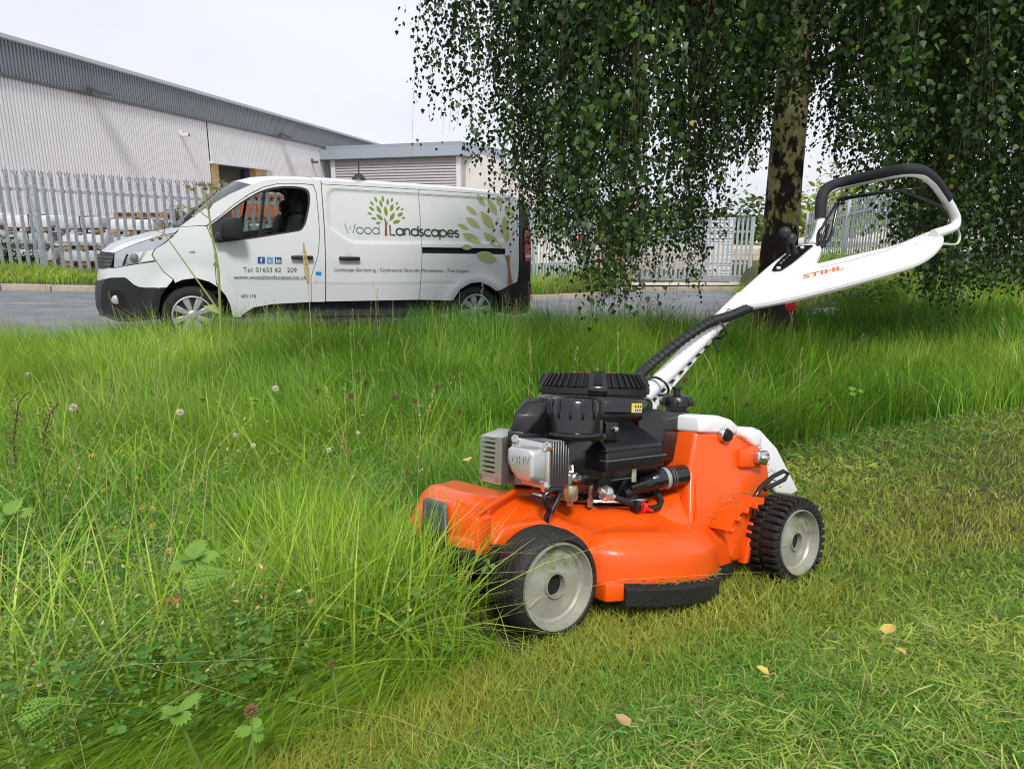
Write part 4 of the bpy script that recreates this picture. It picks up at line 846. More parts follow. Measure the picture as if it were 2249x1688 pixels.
fin = mesh_of(MB().hull([(.105, s * .0016, .4885) for s in (-1, 1)] + [(.1235, s * .0020, .459) for s in (-1, 1)] + [(.1085, s * .0016, .4925) for s in (-1, 1)] + [(.129, s * .0020, .460) for s in (-1, 1)]), 'fin', blk, 0)
A0 = R(-128)
for k in range(44):
    a = A0 + 6.28318 * (k - 5) / 44
    if (k % 11) in (5,): continue
    o = obj('fin', fin, parent=st); o.location = (ECX, ECY, 0); o.rotation_euler = (0, 0, a)
for k in range(4):
    a = A0 + 6.28318 * k / 4; o = obj('rib_block', MB().hull([(.100, s * .019, .494) for s in (-1, 1)] + [(.131, s * .022, .458) for s in (-1, 1)] + [(.113, s * .016, .491) for s in (-1, 1)] + [(.130, s * .022, .444) for s in (-1, 1)] + [(.10, s * .022, .444) for s in (-1, 1)], .003), gloss, st); o.location = (ECX, ECY, 0); o.rotation_euler = (0, 0, a)
    o2 = obj('grip_slot', MB().hull([(.1265, s * .010, .463) for s in (-1, 1)] + [(.113, s * .008, .486) for s in (-1, 1)] + [(.120, s * .008, .489) for s in (-1, 1)] + [(.1335, s * .010, .463) for s in (-1, 1)], .002), gap, st); o2.location = (ECX, ECY, 0); o2.rotation_euler = (0, 0, a)
obj('slot_floor', MB().lathe([(.1225, .459), (.1045, .4875), (.1015, .4865), (.119, .458)], (ECX, ECY, 0), 'z', 40, closed=True), gap, st)
obj('cover_disc', MB().lathe([(.06, .4915), (.056, .4932), (.0, .4936)], (ECX, ECY, 0), 'z', 40), org, st)
def onstep(a, z, off): r_ = .140 + off; return (ECX + r_ * math.cos(a), ECY + r_ * math.sin(a), z)
la, lb_ = R(-95), R(-81)
def lgrid(u0, u1, v0, v1, off): 
    q = 4; V = [onstep(la + (lb_ - la) * (u0 + (u1 - u0) * i / q), v, off) for v in (v0, v1) for i in range(q + 1)]; return MB().add(V, [(i, i + 1, q + 2 + i, q + 1 + i) for i in range(q)])
lab = obj('warning_label', lgrid(0, 1, .404, .425, .0006), mat('label_yellow', (.78, .60, .03), .4), sh, 0, recalc=False)
obj('label_text', lgrid(.22, .95, .4055, .414, .0012), wst, lab, 0, recalc=False)
lp_ = MB()
for q in range(3): lp_.add([onstep(la + (lb_ - la) * (.24 + .25 * q), .4155, .0014), onstep(la + (lb_ - la) * (.42 + .25 * q), .4155, .0014), onstep(la + (lb_ - la) * (.33 + .25 * q), .4225, .0014)], [(0, 1, 2)])
for q in range(4): lp_.add([onstep(la + (lb_ - la) * (.27 + .17 * q + a), z, .0018) for a, z in ((0, .407), (.10, .407), (.10, .4125), (0, .4125))], [(0, 1, 2, 3)])
obj('label_symbols', lp_, gap, lab, 0, recalc=False)
AFX, AFY = .146, .135
af = obj('air_filter', MB().lathe([(.0, .4385), (.044, .4375), (.051, .434), (.0545, .426), (.0565, .40), (.0565, .366), (.060, .366), (.0645, .364), (.0655, .358), (.063, .352), (.05, .350), (.0, .350)], (AFX, AFY, 0), 'z', 40), gloss, mow, 40)
for k in range(14):
    a = 6.28318 * (k + .5) / 14; obj('rib', MB().box((AFX + .0555 * math.cos(a), AFY + .0555 * math.sin(a), .413), (.006, .006, .042), Matrix.Rotation(a, 3, 'Z'), .002), gloss, af)
ib = obj('intake_body', MB().hull([(x, y, z) for x in (.125, .225) for y in (.155, .23) for z in (.232, .352)] + [(.235, .140, .27), (.235, .140, .352), (.135, .14, .28), (.135, .14, .352)], .008), gloss, mow)
obj('bracket', MB().hull([(x, y, z) for x in (.218, .254) for y in (.118, .13) for z in (.345, .386)], .004), blk, ib); obj('bolt', MB().lathe([(.0, -.009), (.0055, -.008), (.0075, -.003), (.0075, .0)], (.241, .118, .370), 'y', 12), steel, ib)
bx = obj('intake_box', MB().hull([(.208, .105, .280), (.394, .110, .287), (.208, .105, .330), (.386, .110, .338), (.214, .14, .347), (.384, .15, .350), (.262, .18, .387), (.345, .18, .390), (.22, .24, .28), (.394, .24, .29), (.386, .24, .35), (.27, .22, .387)], .007), blk, mow)
def boxline(z0, z1, dz_): return MB().hull([(x, y, z + d_) for x, y, d_ in ((.2065, .1025, 0), (.3935, .1072, dz_)) for z in (z0, z1)] + [(x, y + .02, z + d_) for x, y, d_ in ((.2065, .1025, 0), (.3935, .1072, dz_)) for z in (z0, z1)])
obj('box_seam', boxline(.3035, .3062, .008), mat('seam_grey', (.10, .10, .105), .4), bx); obj('box_lid', boxline(.3235, .3262, .008), gap, bx)
# cylinder head with rocker cover facing the nose
HC = Vector((.024, .126, .308)); HX = Vector((-.93, -.37, 0)).normalized(); HY = Vector((.37, -.93, 0)).normalized(); HZ = Vector((0, 0, 1))
HM = Matrix((HY, HZ, HX)).transposed().to_4x4(); HM.translation = HC           # local: x right across the face, y up, z out of the face
fi = MB()
for q in range(7): fi.box((0, -.002, -.016 - q * .0105), (.088, .092, .0028), bev=.001, seg=1)
head = obj('cylinder_fins', fi.xform(HM), mat('dark_alloy', (.20, .20, .20), .4, metal=.8), mow)
obj('cylinder', MB().box((0, 0, -.055), (.06, .07, .10), bev=.01).xform(HM), gap, head)
fl2 = obj('cover_flange', MB().hull([(x, y, z) for x, y in ((-.044, .034), (-.030, .047), (.030, .040), (.043, .032), (.043, -.038), (.033, -.048), (-.016, -.042), (-.044, -.01)) for z in (-.008, .0)], .002).xform(HM), alu, mow)
rc = obj('rocker_cover', MB().hull([(x, y, 0) for x, y in ((-.040, .030), (-.030, .036), (.026, .034), (.037, .028), (.037, -.032), (.028, -.043), (-.012, -.038), (-.030, -.022), (-.040, .0))] + [(x * .88, y * .88, .028) for x, y in ((-.040, .030), (-.030, .034), (.016, .032), (.026, .021), (.026, -.028), (.018, -.038), (-.010, -.034), (-.028, -.018), (-.040, .004))], .005, 3).xform(HM), alu, fl2)
v, f = text2d('OHV', .020, .0007); tb = MB(); tb.add([(p[0] - .027, p[1] + .0, .0282) for p in v], f); tb.add([(p[0] - .027, p[1], .0295) for p in v], f)
obj('raised_lettering', tb.xform(HM), steel, rc, 0, recalc=False)
for x, y in ((-.034, .043), (.039, .034), (.035, -.044)):
    obj('bolt', MB().lathe([(.0, .007), (.005, .007), (.0065, .003), (.0095, .002), (.0095, -.006)], (x, y, 0), 'z', 12).xform(HM), steel, fl2)
# silencer with slotted guard beyond the head
mu = obj('silencer', MB().box((.095, .300, .300), (.075, .09, .085), bev=.015), mat('rusty_silencer', (.10, .06, .045), .6, metal=.5, var=.4, vscale=20), mow)
gd = obj('silencer_guard', MB().hull([(.050, .262, .346), (.050, .338, .347), (.100, .262, .360), (.100, .338, .362), (.100, .262, .352), (.10, .338, .352), (.050, .262, .341), (.050, .338, .341)], .002), alu, mow)
for z in np.linspace(.264, .337, 8): obj('guard_bar', MB().hull([(x, y, z + c) for x in (.049, .052) for y in (.280, .332) for c in (-.0030, .0030)]), alu, gd, 0)
for y0_, y1_ in ((.258, .282), (.330, .340)): obj('guard_post', MB().hull([(x, y, z) for x in (.0485, .052) for y in (y0_, y1_) for z in (.248, .346)]), alu, gd)
obj('guard_foot', MB().hull([(x, y, z) for x in (.0485, .052) for y in (.258, .34) for z in (.246, .260)]), alu, gd)
obj('guard_side', MB().hull([(x, y, z) for x in (.049, .085) for y in (.2575, .260) for z in (.248, .346)]), alu, gd)
obj('heat_shield', MB().hull([(x, y, z) for x, y in ((.045, .20), (.10, .21)) for z in (.235, .33)] + [(x, y + .01, z) for x, y in ((.045, .20), (.10, .21)) for z in (.235, .33)], .004), mat('brown_shield', (.06, .022, .014), .35, metal=.3), mow)
# carburettor side: castings, fuel bowl, hoses, valve, oil filter
cb = obj('carburettor', MB().hull([(x, y, z) for x in (.100, .150) for y in (.138, .18) for z in (.253, .288)] + [(.12, .13, .298)], .008), alu, mow)
obj('fuel_bowl', MB().lathe([(.0, .214), (.007, .214), (.008, .222), (.015, .225), (.0175, .231), (.0175, .250), (.016, .256), (.0, .256)], (.137, .136, 0), 'z', 24), mat('brass_bowl', (.44, .40, .24), .3, metal=.8), cb)
obj('bolt', MB().lathe([(.0, -.012), (.006, -.012), (.007, -.004), (.0095, -.002), (.0095, .006)], (.149, .132, .272), 'y', 12), steel, cb)
for q in range(3): obj('linkage', MB().tube([(.098 + .014 * q, .134, .260 + .012 * q), (.108 + .014 * q, .128, .284), (.126 + .006 * q, .132, .297)], .0032, 6), steel, cb)
lk = obj('governor_rod', MB().tube([(.24, .124, .262), (.30, .125, .264), (.308, .123, .256), (.312, .123, .283)], .0016, 5), steel, mow); obj('governor_spring', MB().hull([(x, y, z) for x in (.302, .315) for y in (.122, .125) for z in (.254, .286)], .001), mat('zinc_green', (.45, .55, .35), .4, metal=.5), lk)
cy = obj('crankcase', MB().hull([(x, y, z) for x in (.23, .44) for y in (.165, .40) for z in (.205, .295)], .02), blk, mow)
def along(a, b, prof, n=28):
    a = Vector(a); d = (Vector(b) - a); q = d.to_track_quat('Z', 'Y').to_matrix().to_4x4(); q.translation = a; return MB().lathe(prof, n=n).xform(q)
FA_, FB_ = (.385, .137, .252), (.478, .118, .264)
of = obj('oil_filter', along(FA_, FB_, [(.020, -.012), (.0245, .0), (.0255, .004), (.0255, .012), (.0245, .014), (.0245, .078), (.023, .086), (.018, .089), (.0, .089)]), gloss, mow)
obj('filter_band', along(FA_, FB_, [(.0249, .024), (.0249, .034)], 40), mat('filter_print', (.30, .31, .33), .35), of)
for q in range(2): obj('filter_print', along(FA_, FB_, [(.0251, .040 + q * .007), (.0251, .0428 + q * .007)], 40), MATS['seam_grey'], of)
obj('oil_neck', along((.295, .14, .226), (.388, .136, .252), [(.011, 0), (.013, .01), (.013, .05), (.018, .065), (.019, .10)]), blk, mow)
obj('oil_neck', along((.305, .132, .240), (.352, .130, .249), [(.0085, 0), (.009, .004), (.009, .045)]), gloss, mow)
dv = obj('drain_fitting', along((.206, .122, .244), (.247, .114, .224), [(.0065, 0), (.0065, .009), (.0155, .011), (.0165, .014), (.0165, .024), (.0145, .027), (.0065, .028), (.0065, .040), (.0, .040)]), alu, mow)
hs = obj('drain_hose', MB().tube([(.243, .116, .227), (.265, .114, .219), (.300, .112, .207), (.316, .112, .201)], .0070, 10), rub, mow)
obj('hose_clip', MB().box((.303, .110, .204), (.016, .022, .024), bev=.003), blk, hs); obj('clip_ring', along((.309, .112, .206), (.315, .112, .203), [(.0088, 0), (.0098, .001), (.0098, .004), (.0088, .005)]), steel, hs)
obj('drain_hose', MB().tube([(.330, .115, .200), (.358, .118, .193), (.388, .122, .194), (.405, .13, .205), (.405, .14, .220), (.392, .15, .232)], .0070, 10), rub, mow)
rv = obj('red_valve', along((.320, .112, .201), (.332, .112, .198), [(.0, -.002), (.012, -.001), (.0135, .003), (.012, .011), (.0, .013)]), mat('red_plastic', (.72, .012, .012), .3), mow)
obj('valve_tab', MB().hull([(.328, y, z) for y in (.105, .113) for z in (.193, .202)] + [(.357, y, z) for y in (.106, .112) for z in (.187, .192)], .002), MATS['red_plastic'], rv)
obj('standoff', MB().lathe([(.006, .204), (.006, .212), (.009, .213), (.009, .222), (.005, .223), (.005, .25)], (.206, .150, 0), 'z', 6), steel, mow)
# fuel tank and cap
tk_ = obj('fuel_tank', MB().hull([(.385, .19, .412), (.44, .172, .411), (.572, .170, .394), (.584, .18, .380), (.582, .172, .352), (.548, .168, .286), (.455, .168, .286), (.39, .19, .30), (.385, .36, .415), (.570, .36, .396), (.584, .36, .380), (.55, .36, .29), (.39, .36, .30)], .018, 4), gloss, mow)
FCX, FCY = .597, .262
fc = obj('fuel_cap', MB().lathe([(.028, .385), (.0315, .398), (.0315, .402), (.028, .404), (.030, .409), (.0315, .412), (.038, .414), (.0405, .417), (.040, .432), (.036, .439), (.018, .446), (.009, .447), (.009, .457), (.0125, .458), (.0125, .465), (.0, .466)], (FCX, FCY, 0), 'z', 32), blk, mow, 30)
for k in range(8):
    a = 6.28318 * k / 8 + .2; obj('grip_lobe', MB().box((FCX + .0395 * math.cos(a), FCY + .0395 * math.sin(a), .4235), (.008, .019, .017), Matrix.Rotation(a, 3, 'Z'), .003), blk, fc)
obj('filler_neck', MB().hull([(x, y, z) for x in (.52, .64) for y in (.20, .34) for z in (.34, .392)], .015), gloss, tk_)
# ---- handle: white tube, pressed white arm plate, bar with grip
tb0, tb1 = Vector((.575, .36, .435)), Vector((.985, .36, .735))
hd = obj('handle_tube', MB().tube([tb0, tb1], .0225, 20), whp, mow, 60)
obj('tube_web', MB().hull([(x, y, z) for x, z in ((.584, .405), (.622, .405), (.645, .468), (.872, .618), (.90, .650), (.62, .50)) for y in (.356, .364)], .002), whp, hd)
obj('tube_foot', MB().hull([(x, y, z) for x, z in ((.55, .33), (.622, .33), (.618, .415), (.575, .45)) for y in (.345, .375)], .006), whp, hd)
tdir = (tb1 - tb0).normalized()
for q in range(9):
    p = tb0.lerp(tb1, .06 + q * .085) + Vector((.010, -.010, -.024)); obj('web_slot', MB().box(p, (.016, .011, .0012), Matrix.Rotation(-math.atan2(tdir.z, tdir.x), 3, 'Y')), gap, hd)
NL = Vector((.9608, .36, .7253)); HEX = Vector((.8705, -.3636, .3317)); HEY = Vector((.2078, .8824, .4221)); HN = Vector((-.4462, -.2985, .8437))
PM = Matrix((HEX, HEY, HN)).transposed().to_4x4(); PM.translation = NL
OUT = rounded([(.0082, -.022), (.0729, -.0465), (.1468, -.0638), (.2992, -.0859), (.4511, -.1004), (.5717, -.1068), (.66, -.0797), (.7412, -.0339), (.7722, -.0023), (.7949, .0325), (.7711, .0499), (.7138, .0455), (.6096, .0315), (.4662, .0563), (.3467, .0742), (.3902, .1162), (.4411, .1613), (.4546, .1829), (.4556, .2005), (.4405, .2155), (.4101, .2343), (.3779, .2304), (.2407, .1672), (-.0108, .0245), (-.016, -.012)], [.01, .05, .1, .1, .1, .05, .05, .03, .02, .03, .02, .05, .06, .1, .012, .04, .04, .02, .02, .02, .03, .03, .1, .02, .02], 5)
ap = MB()
def shrink(k, z):
    o = []; n = len(OUT)
    for i in range(n):
        a = Vector(OUT[i - 1]); b = Vector(OUT[(i + 1) % n]); t = (b - a).normalized(); nn = Vector((-t.y, t.x)); p = Vector(OUT[i]) + nn * k; o.append((p.x, p.y, z))
    return o
ap.loft([shrink(.006, -.022), shrink(.0, -.020), shrink(.0, -.012), shrink(.0015, -.006), shrink(.006, -.0015), shrink(.013, .0)], False)
ap.add(shrink(.013, .0), [tuple(range(len(OUT)))]); ap.add(shrink(.006, -.022), [tuple(range(len(OUT)))[::-1]])
arm = obj('handle_arm', ap.xform(PM), whp, mow, 35)
obj('arm_edge_shade', MB().loft([[PM @ Vector((p[0] + a, p[1] + b, c)) for a, b, c in ((0, .003, -.018), (0, .003, -.028), (0, .014, -.028), (0, .014, -.018))] for p in [(.03, -.031), (.1468, -.0635), (.2992, -.0855), (.4511, -.0995), (.56, -.104)]]), mat('pale_grey_green', (.50, .53, .44), .5), arm)  # greenish shade under the arm's lower edge, put in as a tinted strip
PAN = rounded([(.2007, .1052), (.2246, .0893), (.2855, .1127), (.4291, .187), (.3932, .2153), (.345, .1999), (.2422, .1405)], [.014, .014, .04, .008, .012, .04, .04])
def plate(poly, z0, z1): return MB().prism(poly, lambda x, y: tuple(PM @ Vector((x, y, z0))), lambda x, y: tuple(PM @ Vector((x, y, z1))))
cpn = obj('control_panel', plate(PAN, -.001, .004), gloss, arm, 30)
for x, y in ((.2305, .1081), (.3882, .1940)): obj('screw_cap', MB().lathe([(.0070, .003), (.0062, .0072), (.0, .008)], (x, y, 0), 'z', 16).xform(PM), whp, cpn)
for q in range(6):
    x, y = .258 + .019 * q, .132 + .0105 * q; obj('scale_mark', plate([(x, y), (x + .010, y + .006), (x + .007, y + .0095), (x - .003, y + .0035)], .004, .0048), MATS['filter_print'], cpn)
soft = mat('soft_black', (.022, .022, .028), .5)
for b0, tip in (((1.252, .36, .905), (1.229, .36, .950)), ((1.246, .375, .905), (1.209, .368, .968))):
    b0, tip = Vector(b0), Vector(tip); lv = obj('control_lever', MB().tube([b0, b0.lerp(tip, .5), tip], [.011, .0075, .007], 10), blk, mow)
    obj('lever_knob', MB().lathe([(0.0185 * math.sin(t), -.0185 * math.cos(t)) for t in np.linspace(.02, 3.12, 12)], (tip.x, tip.y, tip.z), 'z', 20), soft, lv)
v, f = text2d('STIHL', 1., .028, .42); xs_ = [p[0] for p in v]; kx_ = .136 / (max(xs_) - min(xs_)); m_ = min(xs_); ta = math.atan2(-.0217, .1322); ca, sa = math.cos(ta), math.sin(ta)
tx = MB().add([tuple(PM @ Vector((.2385 + (p[0] - m_) * kx_ * ca - p[1] * .036 * sa, .0030 + (p[0] - m_) * kx_ * sa + p[1] * .036 * ca, .0006))) for p in v], f)
obj('lettering', tx, mat('orange_print', (.66, .16, .05), .4), arm, 0, recalc=False)
for x, y in ((.7351, .0215), (.657, -.0177)): obj('dimple', MB().lathe([(.0115, .0), (.0115, .0024), (.0092, .0032), (.0085, .0006), (.0, .0004)], (x, y, 0), 'z', 20).xform(PM), whp, arm)
obj('arm_groove', plate([(.33, .034), (.4326, .0175), (.55, .0055), (.62, .013), (.62, .0155), (.55, .0085), (.4326, .0205), (.33, .038)], -.001, .0006), MATS['pale_trim'], arm)
def smooth_path(P, k=3):
    P = [Vector(p) for p in P]; o = []
    for i in range(len(P) - 1):
        a, b, c, d = P[max(i - 1, 0)], P[i], P[i + 1], P[min(i + 2, len(P) - 1)]
        for t in range(k):
            t /= k; o.append(.5 * ((2 * b) + (c - a) * t + (2 * a - 5 * b + 4 * c - d) * t * t + (3 * b - a - 3 * c + d) * t ** 3))
    return o + [P[-1]]
BARP = [(1.59, .09, .974), (1.615, .085, .982), (1.672, .08, 1.000), (1.714, .08, 1.018), (1.718, .08, 1.043), (1.694, .08, 1.064), (1.655, .08, 1.088), (1.615, .08, 1.108), (1.570, .081, 1.130), (1.528, .087, 1.145), (1.490, .098, 1.153), (1.468, .13, 1.157), (1.484, .18, 1.163), (1.503, .23, 1.169), (1.524, .32, 1.176), (1.514, .365, 1.172), (1.492, .379, 1.162), (1.462, .38, 1.146), (1.438, .38, 1.120), (1.430, .38, 1.08), (1.430, .38, 1.041), (1.415, .38, .996), (1.388, .38, .955)]
bar_ = smooth_path(BARP); hb = obj('handlebar', MB().tube(bar_, .0155, 14), whp, mow, 60)
gp = [p + Vector((-.004, 0, .007)) for p in bar_[6 * 3: 20 * 3 + 1]]; obj('foam_grip', MB().tube(gp, .0190, 14), mat('foam_black', (.014, .014, .018), .75, bump=.15, bscale=300), hb, 60)
CAB = smooth_path([(1.67, .09, 1.008), (1.684, .09, 1.023), (1.683, .09, 1.046), (1.618, .09, 1.070), (1.512, .14, 1.103), (1.506, .18, 1.114), (1.506, .27, 1.119), (1.512, .35, 1.120), (1.490, .36, 1.086), (1.461, .36, .996), (1.415, .36, .951)])
obj('brake_bail', MB().tube(CAB, .0052, 7), gloss, mow, 60)
obj('brake_bail', MB().tube(smooth_path([(1.552, .10, 1.120), (1.500, .125, 1.108), (1.476, .20, 1.110), (1.480, .30, 1.117), (1.491, .355, 1.117), (1.471, .36, 1.086), (1.405, .36, 1.011), (1.393, .36, .975)]), .0048, 7), gloss, mow, 60)
for q in range(3): obj('cable', MB().tube(smooth_path([(1.46 - .014 * q, .37, 1.03), (1.440 - .022 * q, .368, .99), (1.405 - .012 * q, .36, .945)]), .0055, 6), gloss, mow, 60)
obj('cable_loop', MB().tube(smooth_path([(1.703, .07, 1.008), (1.726, .07, .988), (1.720, .07, .966), (1.69, .07, .951), (1.61, .075, .944)]), .0045, 6), MATS['pale_grey_green'], mow, 60)
hp = smooth_path([(.48, .27, .455), (.515, .32, .482), (.568, .33, .519), (.676, .33, .585), (.797, .33, .646), (.886, .333, .672), (.97, .338, .699), (1.052, .345, .724), (1.11, .35, .742)], 12)
hr = [.0135 + (.0018 if i % 2 else -.0014) for i in range(len(hp))]
obj('corrugated_sleeve', MB().tube(hp, hr, 10), mat('sleeve_black', (.012, .012, .013), .5), mow, 20)
for t in (.10, .66):
    p = tb0.lerp(tb1, t); u = tdir.cross(Vector((0, 1, 0))).normalized(); w2 = Vector((0, 1, 0))
    loop = [p + u * (.030 * math.cos(a)) + w2 * (.036 * math.sin(a) - .014) for a in np.linspace(0, 6.283, 26)[:-1]]
    obj('cable_tie', MB().tube(loop, .0036, 6, closed=True), gloss, mow, 60)
obj('tie_tail', MB().tube([(.826, .33, .600), (.829, .328, .585), (.840, .326, .566)], .0042, 6), gloss, mow)
obj('tube_bolt', MB().lathe([(.0, -.006), (.007, -.005), (.0105, .0), (.0105, .006)], (.902, .338, .687), 'y', 12), steel, mow)
rk = obj('starter_grip', MB().lathe([(.0, -.024), (.012, -.022), (.0175, -.011), (.018, .0), (.014, .010), (.0095, .015), (.012, .019), (.011, .025), (.0, .026)], (1.239, .36, .744), 'z', 20), MATS['red_plastic'], mow)
obj('grip_cord', MB().tube([(1.239, .36, .768), (1.235, .36, .83)], .0025, 5), gloss, rk)
# ================================================================== PLANTS
CP, SP = math.cos(R(13.35)), math.sin(R(13.35))
def at_px(u, v, z):
    """the world point at height z that the photograph shows at pixel (u, v)"""
    a = (u - 1124.5) / 1580; b = (844 - v) / 1580; d = np.array([a, CP + b * SP, -SP + b * CP]); t = (z - .85) / d[2]; return (float(d[0] * t), float(d[1] * t), z)
def on_bank(u, v, h):
    """the point h above the bank that the photograph shows at pixel (u, v)"""
    z = h
    for _ in range(30): p = at_px(u, v, z); z = .5 * z + .5 * (float(zg(p[0], p[1])) + h)
    p = at_px(u, v, z); return (p[0], p[1], float(zg(p[0], p[1])) + h)
def to_px(P):
    P = np.atleast_2d(P); z = P[:, 2] - .85; d = P[:, 1] * CP - z * SP; return 1124.5 + 1580 * P[:, 0] / d, 844 - 1580 * (P[:, 1] * SP + z * CP) / d, d
grassm = mat('grass_blade', (.1, .25, .03), .42, spec=.42, attr='col', trans=.27)
leafm = mat('leaf', (.06, .13, .02), .45, spec=.35, attr='col', trans=.22)
def blades(P, h, w_, dirs, lean, az, cols, segs=3, tipw=.12, droop=.45):
    n = len(P); ts = np.linspace(0, 1, segs + 1); V = np.zeros((n, segs + 1, 2, 3)); wx = np.cos(az); wy = np.sin(az)
    for i, t in enumerate(ts):
        c = P.copy(); k = lean * h * t ** 1.9; c[:, 0] += dirs[:, 0] * k; c[:, 1] += dirs[:, 1] * k; c[:, 2] += h * (t - droop * np.minimum(lean, 1.4) * t ** 2.2 * .6)
        hw = w_ * .5 * ((1 - t) ** .65 * (1 - tipw) + tipw)
        V[:, i, 0] = c + np.c_[wx * hw, wy * hw, hw * 0]; V[:, i, 1] = c - np.c_[wx * hw, wy * hw, hw * 0]
    b = (np.arange(n) * (segs + 1) * 2)[:, None]; F = np.concatenate([b + np.array([[2 * i, 2 * i + 1, 2 * i + 3, 2 * i + 2]]) for i in range(segs)], 1).reshape(-1, 4)
    return V.reshape(-1, 3), F, np.repeat(cols, (segs + 1) * 2, 0)
def wedge(n, d0, d1, a0=-43, a1=43):
    d = d0 * (d1 / d0) ** rng.random(n); a = R(a0) + (R(a1) - R(a0)) * rng.random(n); return d * np.sin(a), d * np.cos(a), d
DEEP = np.array([.050, .175, .010]); MID = np.array([.19, .40, .022]); LIME = np.array([.40, .56, .06]); STRAW = np.array([.50, .43, .19]); YELL = np.array([.36, .38, .06])
def mixc(a, b, t): return a[None] * (1 - t[:, None]) + b[None] * t[:, None]
def grass_cols(x, y, n, dry=.03, lime=.3):
    t = np.clip((vnoise(x, y, 1.1, 11) - .5) * 1.1 + (vnoise(x, y, 4.5, 12) - .5) * .7 + .33 + rng.normal(0, .2, n) + lime, 0, 1.4)
    c = np.where((t < .7)[:, None], mixc(DEEP, MID, np.clip(t / .7, 0, 1)), mixc(MID, LIME, np.clip((t - .7) / .7, 0, 1)))
    s = rng.random(n) < dry; c[s] = mixc(STRAW, YELL, rng.random(s.sum())); return c * rng.uniform(.8, 1.2, n)[:, None]

# ---- tall grass
n = 330000
x, y, d = wedge(n, .70, 8.6, -46, 46)
lx, ly = mloc(x, y)
D = (y - np.interp(x, CX, CY)) * .97
ok = ~is_mown(x, y) & (D < 1.3) & ~((lx > -.165) & (lx < 1.0) & (ly > .05) & (ly < .66)) & ~((lx > -.10) & (lx < 1.0) & (ly > -.04) & (ly <= .05))
tuft = vnoise(x, y, 7, 21) * .6 + vnoise(x, y, 2.2, 22) * .6
ok &= rng.random(n) < .35 + .75 * tuft
x, y, d, lx, ly, tuft, D = [q[ok] for q in (x, y, d, lx, ly, tuft, D)]; n = len(x)
leftish = sstep(.2, -1.0, x) * sstep(3.4, 1.4, y)                  # lower, weedier sward at the near left
h = (.115 + .155 * tuft + .045 * sstep(2.2, 4.2, d)) * rng.uniform(.55, 1.25, n) * (1 - .58 * leftish) * (1 + .22 * sstep(-1.2, .2, D) - .35 * sstep(.2, 1.3, D))
edge = sstep(.02, .30, np.minimum(np.abs(ly + .12), 9)) ; h *= np.where((lx < -.1) & (ly < .20), .50 + .5 * sstep(-.03, .07, ly - .06 * np.clip(lx + .4, -1, 0)), 1)
th = 6.283 * vnoise(x, y, 1.1, 31) * 1.6 + rng.normal(0, .9, n); lean = np.abs(rng.normal(.42, .30, n)) + .35 * leftish * rng.random(n)
# stems that the passing deck has pushed over lie towards the camera along its edge
push = sstep(.20, .02, np.abs(ly + .02)) * (lx < .05) * (lx > -1.6); th = np.where(rng.random(n) < push * .8, R(235) + rng.normal(0, .45, n), th); lean = lean + push * .9
wd = (.0010 + .00055 * d) * rng.uniform(.6, 1.7, n)
cols = grass_cols(x, y, n, .035 + .09 * float(0), .22)
yel = sstep(-.6, -2.2, x) * sstep(1.6, 3.2, y) * vnoise(x, y, 1.7, 41); cols = cols * (1 - .55 * yel[:, None]) + .55 * yel[:, None] * mixc(LIME, STRAW, np.clip(rng.random(n) - .35, 0, 1))
V, F, C = blades(np.c_[x, y, zg(x, y) - .01], h, wd, np.c_[np.cos(th), np.sin(th)], lean, rng.random(n) * 3.14, cols, 3)
tall = big_mesh('tall_grass', V, F, grassm, C); tall['label'] = 'uncut tall green meadow grass'
n = 9000   # broad bright blades
x, y, d = wedge(n, .9, 6.5); lx, ly = mloc(x, y); ok = ~is_mown(x, y) & ((y - np.interp(x, CX, CY)) < .4) & ~((lx > -.2) & (lx < 1.0) & (ly > -.06) & (ly < .68)); x, y, d = x[ok], y[ok], d[ok]; n = len(x)
th = rng.random(n) * 6.283
V, F, C = blades(np.c_[x, y, zg(x, y)], rng.uniform(.14, .32, n), (.0028 + .0008 * d) * rng.uniform(.8, 1.5, n), np.c_[np.cos(th), np.sin(th)], np.abs(rng.normal(.5, .3, n)), rng.random(n) * 3.14, grass_cols(x, y, n, .05, .5), 4)
big_mesh('broad_grass', V, F, grassm, C)

n = 5200   # the uncut stand right in front of the nose
lx = rng.uniform(-.42, -.175, n); ly = rng.uniform(.03, .62, n); x = MO[0] + M1[0] * lx + M2[0] * ly; y = MO[1] + M1[1] * lx + M2[1] * ly; th = rng.random(n) * 6.283
V, F, C = blades(np.c_[x, y, zg(x, y) - .01], rng.uniform(.15, .31, n), .0021 * rng.uniform(.5, 2.2, n), np.c_[np.cos(th), np.sin(th)], np.abs(rng.normal(.32, .22, n)), rng.random(n) * 3.14, grass_cols(x, y, n, .03, .2), 4)
big_mesh('uncut_stand', V, F, grassm, C)
n = 2600   # thin dry stems lying through the sward
x, y, d = wedge(n, .75, 5.5, -46, 40); lx, ly = mloc(x, y); ok = ~is_mown(x, y) & ~((lx > -.2) & (lx < 1.0) & (ly > -.05) & (ly < .68)); x, y, d = x[ok], y[ok], d[ok]; n = len(x); th = rng.random(n) * 6.283
V, F, C = blades(np.c_[x, y, zg(x, y)], rng.uniform(.14, .34, n), (.0007 + .0004 * d) * rng.uniform(.8, 1.4, n), np.c_[np.cos(th), np.sin(th)], np.abs(rng.normal(.9, .6, n)), rng.random(n) * 3.14, mixc(STRAW, np.array([.24, .30, .10]), rng.random(n)), 4, tipw=.5)
big_mesh('dry_stems', V, F, grassm, C)

